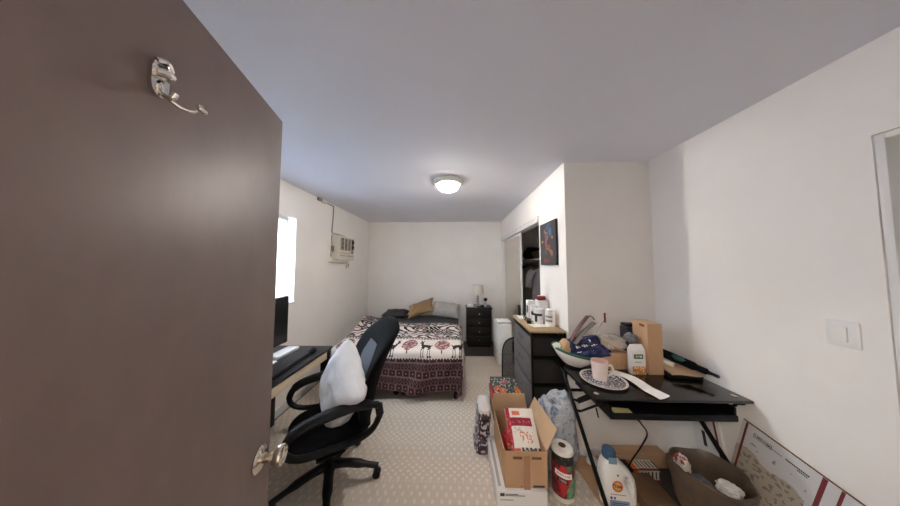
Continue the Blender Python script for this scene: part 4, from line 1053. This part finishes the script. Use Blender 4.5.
# big white shipping carton against right wall (tilted along the wall)
bp = thing('shipping_carton', 'big flattened white shipping carton with red stripes along right wall', 'carton')
o_ = Vector((1.640,1.352,.668)); dx = Vector((0,-.971,-.238)); dyv = Vector((0,-.238,.971)); bp.matrix_world = frame(o_, dx, dyv, Vector((-1,0,0)))
# local: x along top edge toward the camera, y up, z out from wall
LW, LH = .52, .46
def pb_(u, v):
    x, y = u*LW, (1-v)*LH           # y measured down from top
    n_ = nz((x*30, y*30, 2)); n3 = nz((x*9, y*9, 8))
    for a_ in (.012+.0*y, ):
        if abs(x-(.02+.06*min(y, .05)/.05*0)) < .007: return (124,50,52)
    if abs(x-.288) < .006 or abs(x-.335) < .006: return (128,50,54)
    if y > .16+.05*n3 and x < .26: return (190,178,160) if nz((x*60, y*60, 2)) < .22 else (142,132,122)
    if .08 < y < .15 and nz((x*45, y*45, 6)) > .42: return (150,150,158)
    return (214,212,212)
MB().b2((0,-LH,-.010), (LW,0,-.001), bev=.001).build('carton_body', 'whitecard', bp)
MB().sheet(lambda u, v: (.001+(LW-.002)*u,-LH+.001+(LH-.002)*v,.0), 104, 92, .0004, 0, pb_, nrm=(0,0,-1)).build('printed_face', 'col', bp, smooth=False)
MB().b2((0,.0003,-.010), (LW,.002,-.0005)).build('raw_edge', 'carddark', bp)
m_ = MB(); m_.b2((.055,-.034,.0004), (.125,-.032,.001)).b2((.055,-.056,.0004), (.125,-.054,.001)).b2((.055,-.056,.0004), (.057,-.032,.001)).b2((.123,-.056,.0004), (.125,-.032,.001)); m_.build('printed_frame', 'ink', bp)
lettering('USPS.COM', .0125, 'ink', bp, Matrix.Translation((.09,-.044,.0008)), bold=.0003)
m_ = MB()
for k in range(9): m_.b2((.105+k*.0065,-.05,.0004), (.109+k*.0065,-.045,.001))
m_.build('printed_line', 'redink', bp)
m_ = MB()
for k in range(14): m_.b2((.175+k*.0055,-.050,.0004), (.179+k*.0055,-.042,.001))
for k in range(6): m_.b2((.215+k*.0055,-.060,.0004), (.219+k*.0055,-.054,.001))
m_.build('printed_line', 'ink', bp)
fp = tag(MB().box((0,0,0), (.014,.17,.40), X=Matrix.Translation((1.650,1.535,.345)) @ Matrix.Rotation(R(-9), 4, 'X'), bev=.001).build('folded_carton', 'whitecard'), 'white folded carton flap standing behind the striped shipping carton', 'carton')
fm = MB(); Xq = Matrix.Translation((1.6425,1.535,.345)) @ Matrix.Rotation(R(-9), 4, 'X')
fm.box((0,-.06,.0), (.0008,.012,.39), X=Xq, m=0); fmo = fm.build('red_stripe', 'redink', fp)
MB().box((0,.02,.06), (.0008,.02,.09), X=Xq).build('printed_arrow', 'ink', fp); MB().box((0,.02,-.06), (.0008,.03,.04), X=Xq).build('printed_symbol', 'ink', fp)
# cord under desk
tag(MB().tube([(1.03,1.34,KZ-.118), (1.08,1.36,.62), (1.18,1.45,.50), (1.225,1.56,.34), (1.225,1.656,.16), (1.165,1.660,.0285)], .0045, 8, smooth=6).build('black_cable', 'black'), 'thin black cable hanging down from the desk tray', 'cable')

# ================================================================= LEFT DESK
ld = thing('work_desk', 'pale wood work desk with black top under the window', 'desk', (-1.815,.98,0))
w_, l_ = .60, 1.20
M['desktop'] = mat('charcoal_laminate', (34,34,38), .45, var=.1, vscale=15)
MB().b2((0,0,.728), (w_,l_,.75), bev=.004).build('tabletop', 'desktop', ld)
MB().b2((.02,.03,.655), (w_-.012,l_-.03,.7275), bev=.002).build('drawer_apron', 'palewood', ld)
for a_ in (.03, l_-.08):
    for b_ in (.02, w_-.07): MB().b2((b_,a_,RZ), (b_+.05,a_+.05,.655), bev=.003).build('leg', 'black', ld)
MB().b2((.004,.085,.20), (.016,l_-.085,.65), bev=.002).build('added_dark_panel', 'espresso', ld)  # added panel, put in to keep the space under the desk dark
MB().b2((w_-.0115,l_-.075,.60), (w_-.002,l_-.02,.7275), bev=.002).build('corner_bracket', 'black', ld)
mn = thing('monitor', 'dark computer monitor standing on the left desk below the window', 'monitor', (-1.58,1.67,.7505))
MB().b2((.06,-.275,.115), (.085,.28,.52), bev=.006).build('screen_housing', 'black', mn)
MB().b2((.0852,-.268,.122), (.0862,.273,.513)).build('screen', 'screen', mn)
MB().b2((.02,-.03,.02), (.06,.03,.36), bev=.006).build('stand_neck', 'whitepl', mn)
MB().b2((-.06,-.13,0), (.115,.14,.014), bev=.005).build('stand_base', 'whitepl', mn)
tag(MB().b2((-1.60,1.85,.7506), (-1.49,2.1,.775), bev=.004).build('white_tray', 'whitepl'), 'flat white tray beside the monitor foot', 'tray')
kb = thing('keyboard', 'black keyboard on the left desk in front of the monitor', 'keyboard', (-1.35,1.74,.7506), R(4))
MB().b2((-.075,-.22,0), (.075,.22,.018), bev=.005).build('keyboard_body', 'black', kb)
kk = MB()
for i in range(5):
    for jj in range(20): kk.b2((-.066+i*.027,-.212+jj*.0213,.0182), (-.044+i*.027,-.195+jj*.0213,.026))
M['key'] = mat('charcoal_key_plastic', (72,72,78), .45)
kk.build('keys', 'key', kb, smooth=False)
ms = thing('computer_mouse', 'black computer mouse on the far end of the left desk', 'mouse', (-1.315,2.02,.7506), R(15))
b_ = MB(); blob(b_, (0,0,.012), (.032,.055,.026), 0, 1, zmin=.0003, nu=28, nv=18); b_.build('mouse_body', 'black', ms)
MB().tube([(0,.03,.036), (0,.02,.039)], .004, 8).build('scroll_wheel', 'greyvent', ms)
# ================================================================= OFFICE CHAIR
CX, CY = -.90, 1.62
ch = thing('office_chair', 'black office chair with grey back panel pulled out from the left desk', 'chair', (CX,CY,0), R(125))
# local +y is the way the sitter faces
for k in range(5):
    a_ = R(8+72*k-125); c, s = math.cos(a_), math.sin(a_)
    lg = MB().tube([(c*.03,s*.03,.135), (c*.16,s*.16,.125), (c*.335,s*.335,.088)], [.034,.03,.021], 10, smooth=4, flat=(1,.8)).build('leg', 'black', ch)
    cs_ = MB()
    wx, wy = c*.325, s*.325; px, py = -s, c
    for o2 in (-.013, .013):
        cs_.tube([(wx+px*(o2-.008),wy+py*(o2-.008),RZ+.0275), (wx+px*(o2+.008),wy+py*(o2+.008),RZ+.0275)], .027, 16)
    cs_.tube([(wx,wy,RZ+.03), (wx,wy,.085)], .011, 10)
    cs_.build('caster', 'black', lg)
MB().lathe([(0,.10),(.04,.10),(.042,.15),(.03,.165),(.026,.17),(.026,.27),(.016,.27),(.016,.36),(0,.36)], 24).build('gas_lift', 'blackm', ch)
MB().b2((-.11,-.14,.335), (.11,.14,.365), bev=.008).build('seat_mechanism', 'blackm', ch)
rings = []; n = 44
for z, k in ((.365,.86), (.372,.95), (.395,1.0), (.42,.99), (.435,.93), (.440,.8), (.436,.5), (.434,.2)):
    rings.append([(.245*k*math.copysign(abs(math.cos(2*PI*i/n))**.55, math.cos(2*PI*i/n)), .01+.25*k*math.copysign(abs(math.sin(2*PI*i/n))**.55, math.sin(2*PI*i/n)), z-.03*max(0, k-.5)*max(0, math.sin(2*PI*i/n))**4) for i in range(n)])
MB().loft(rings).build('seat', 'blackfab', ch)
# backrest shell
def back_c(t):                      # centre line: y, z
    return -.215-.06*t-.16*t*t, .41+.69*t
rings = []; n = 40
for jv in range(25):
    t = jv/24; y, z = back_c(t)
    wv = .18+.10*math.sin(min(1, t/.75)*PI/2); th = .058
    if t > .72: q = (t-.72)/.28; wv *= math.sqrt(max(0.02, 1-(q*.93)**2.2)); th *= math.sqrt(max(.08, 1-(q*.9)**3))
    if t < .1: th *= .6+.4*t/.1
    r_ = []
    for i in range(n):
        a_ = 2*PI*i/n; cx_ = math.copysign(abs(math.cos(a_))**.75, math.cos(a_)); sy_ = math.copysign(abs(math.sin(a_))**.75, math.sin(a_))
        wing = .10*abs(cx_)**2.4*math.sin(min(1, t/.9)*PI)**.6
        r_.append((wv*cx_, y+th*sy_+wing, z-.25*wing*0))
    rings.append(r_)
bkr = MB().loft(rings).build('backrest', 'blackfab', ch)
def panel(u, v):
    t = .18+.58*v; y, z = back_c(t); wv = (.10+.035*math.sin(v*PI/2))*(1-.35*max(0, v-.75)/.25); x = (2*u-1)*wv
    ww = .18+.10*math.sin(min(1, t/.75)*PI/2); cx_ = x/ww
    return (x, y+.058*(max(0, 1-abs(cx_)**(2/.75)))**(.75/2)+.10*abs(cx_)**2.4*math.sin(min(1, t/.9)*PI)**.6+.004, z)
pn = MB().sheet(panel, 16, 24, .006, nrm=(0,-1,0)).build('back_panel', 'greyfab', bkr); pn['label'] = 'slate grey mesh panel'
# side bolster seams
for s in (-1, 1):
    path = [(s*.285,-.255,.60), (s*.287,-.14,.635), (s*.29,.03,.64), (s*.29,.19,.615), (s*.285,.25,.56), (s*.28,.25,.49), (s*.272,.17,.435), (s*.26,.0,.412), (s*.262,-.14,.412), (s*.27,-.225,.45), (s*.282,-.268,.53)]
    a_ = MB().tube(path, [.024,.032,.035,.033,.026,.021,.020,.020,.020,.020,.022], 12, closed=False, smooth=5, flat=(1.15,.85)); 
    a_.tube([path[-1], path[0]], .0225, 12, flat=(1.15,.85)); a_.build('armrest', 'black', ch)
    MB().b2((min(s*.10, s*.262),-.06,.362), (max(s*.10, s*.262),.10,.374), bev=.003).build('arm_bracket', 'blackm', ch)
MB().tube([(0,-.10,.35), (0,-.24,.365), (0,-.265,.45), (0,-.275,.6)], .022, 10, smooth=5, flat=(1.6,.5)).build('back_bracket', 'blackm', ch)
# white pillow standing on one corner
e1 = Vector((.20,-.23,-.27)).normalized(); e2 = Vector((-.25,.20,-.36)); e2 = (e2-e1*e2.dot(e1)).normalized()
nrm = e1.cross(-e2)
wp = MB(); pillow(wp, .44, .54, .21, Matrix.Identity(4), seed=11, wr=.02, pinch=.10, nu=34)
wo = wp.build('throw_pillow', 'pilwhite', angle=80); wo.matrix_world = frame(Vector((-.83,1.625,.665)), e1, -e2, nrm)
tag(wo, 'white square throw pillow standing on its corner in the office chair', 'pillow')

# ================================================================= LIGHT, WORLD, CAMERA
wd = bpy.data.worlds.new('world'); S.world = wd; wd.use_nodes = True
bg = wd.node_tree.nodes['Background']; bg.inputs['Color'].default_value = (.70,.85,1,1); bg.inputs['Strength'].default_value = 8.5

cam = bpy.data.cameras.new('camera'); co = bpy.data.objects.new('camera', cam); COL.objects.link(co)
cam.sensor_width = 36; cam.sensor_fit = 'HORIZONTAL'; cam.lens = 36*220/900; cam.clip_start = .02
yaw, pit = .027266, .052206
co.location = (0,0,1.55); co.rotation_euler = (PI/2+pit, 0, yaw)
S.camera = co
S.view_settings.view_transform = 'Standard'; S.view_settings.look = 'None'; S.view_settings.gamma = 1; S.view_settings.exposure = 1.06
try: S.view_settings.use_curve_mapping = False
except Exception: pass
S.cycles.use_denoising = True
S.cycles.max_bounces = 14; S.cycles.diffuse_bounces = 12; S.cycles.transparent_max_bounces = 12
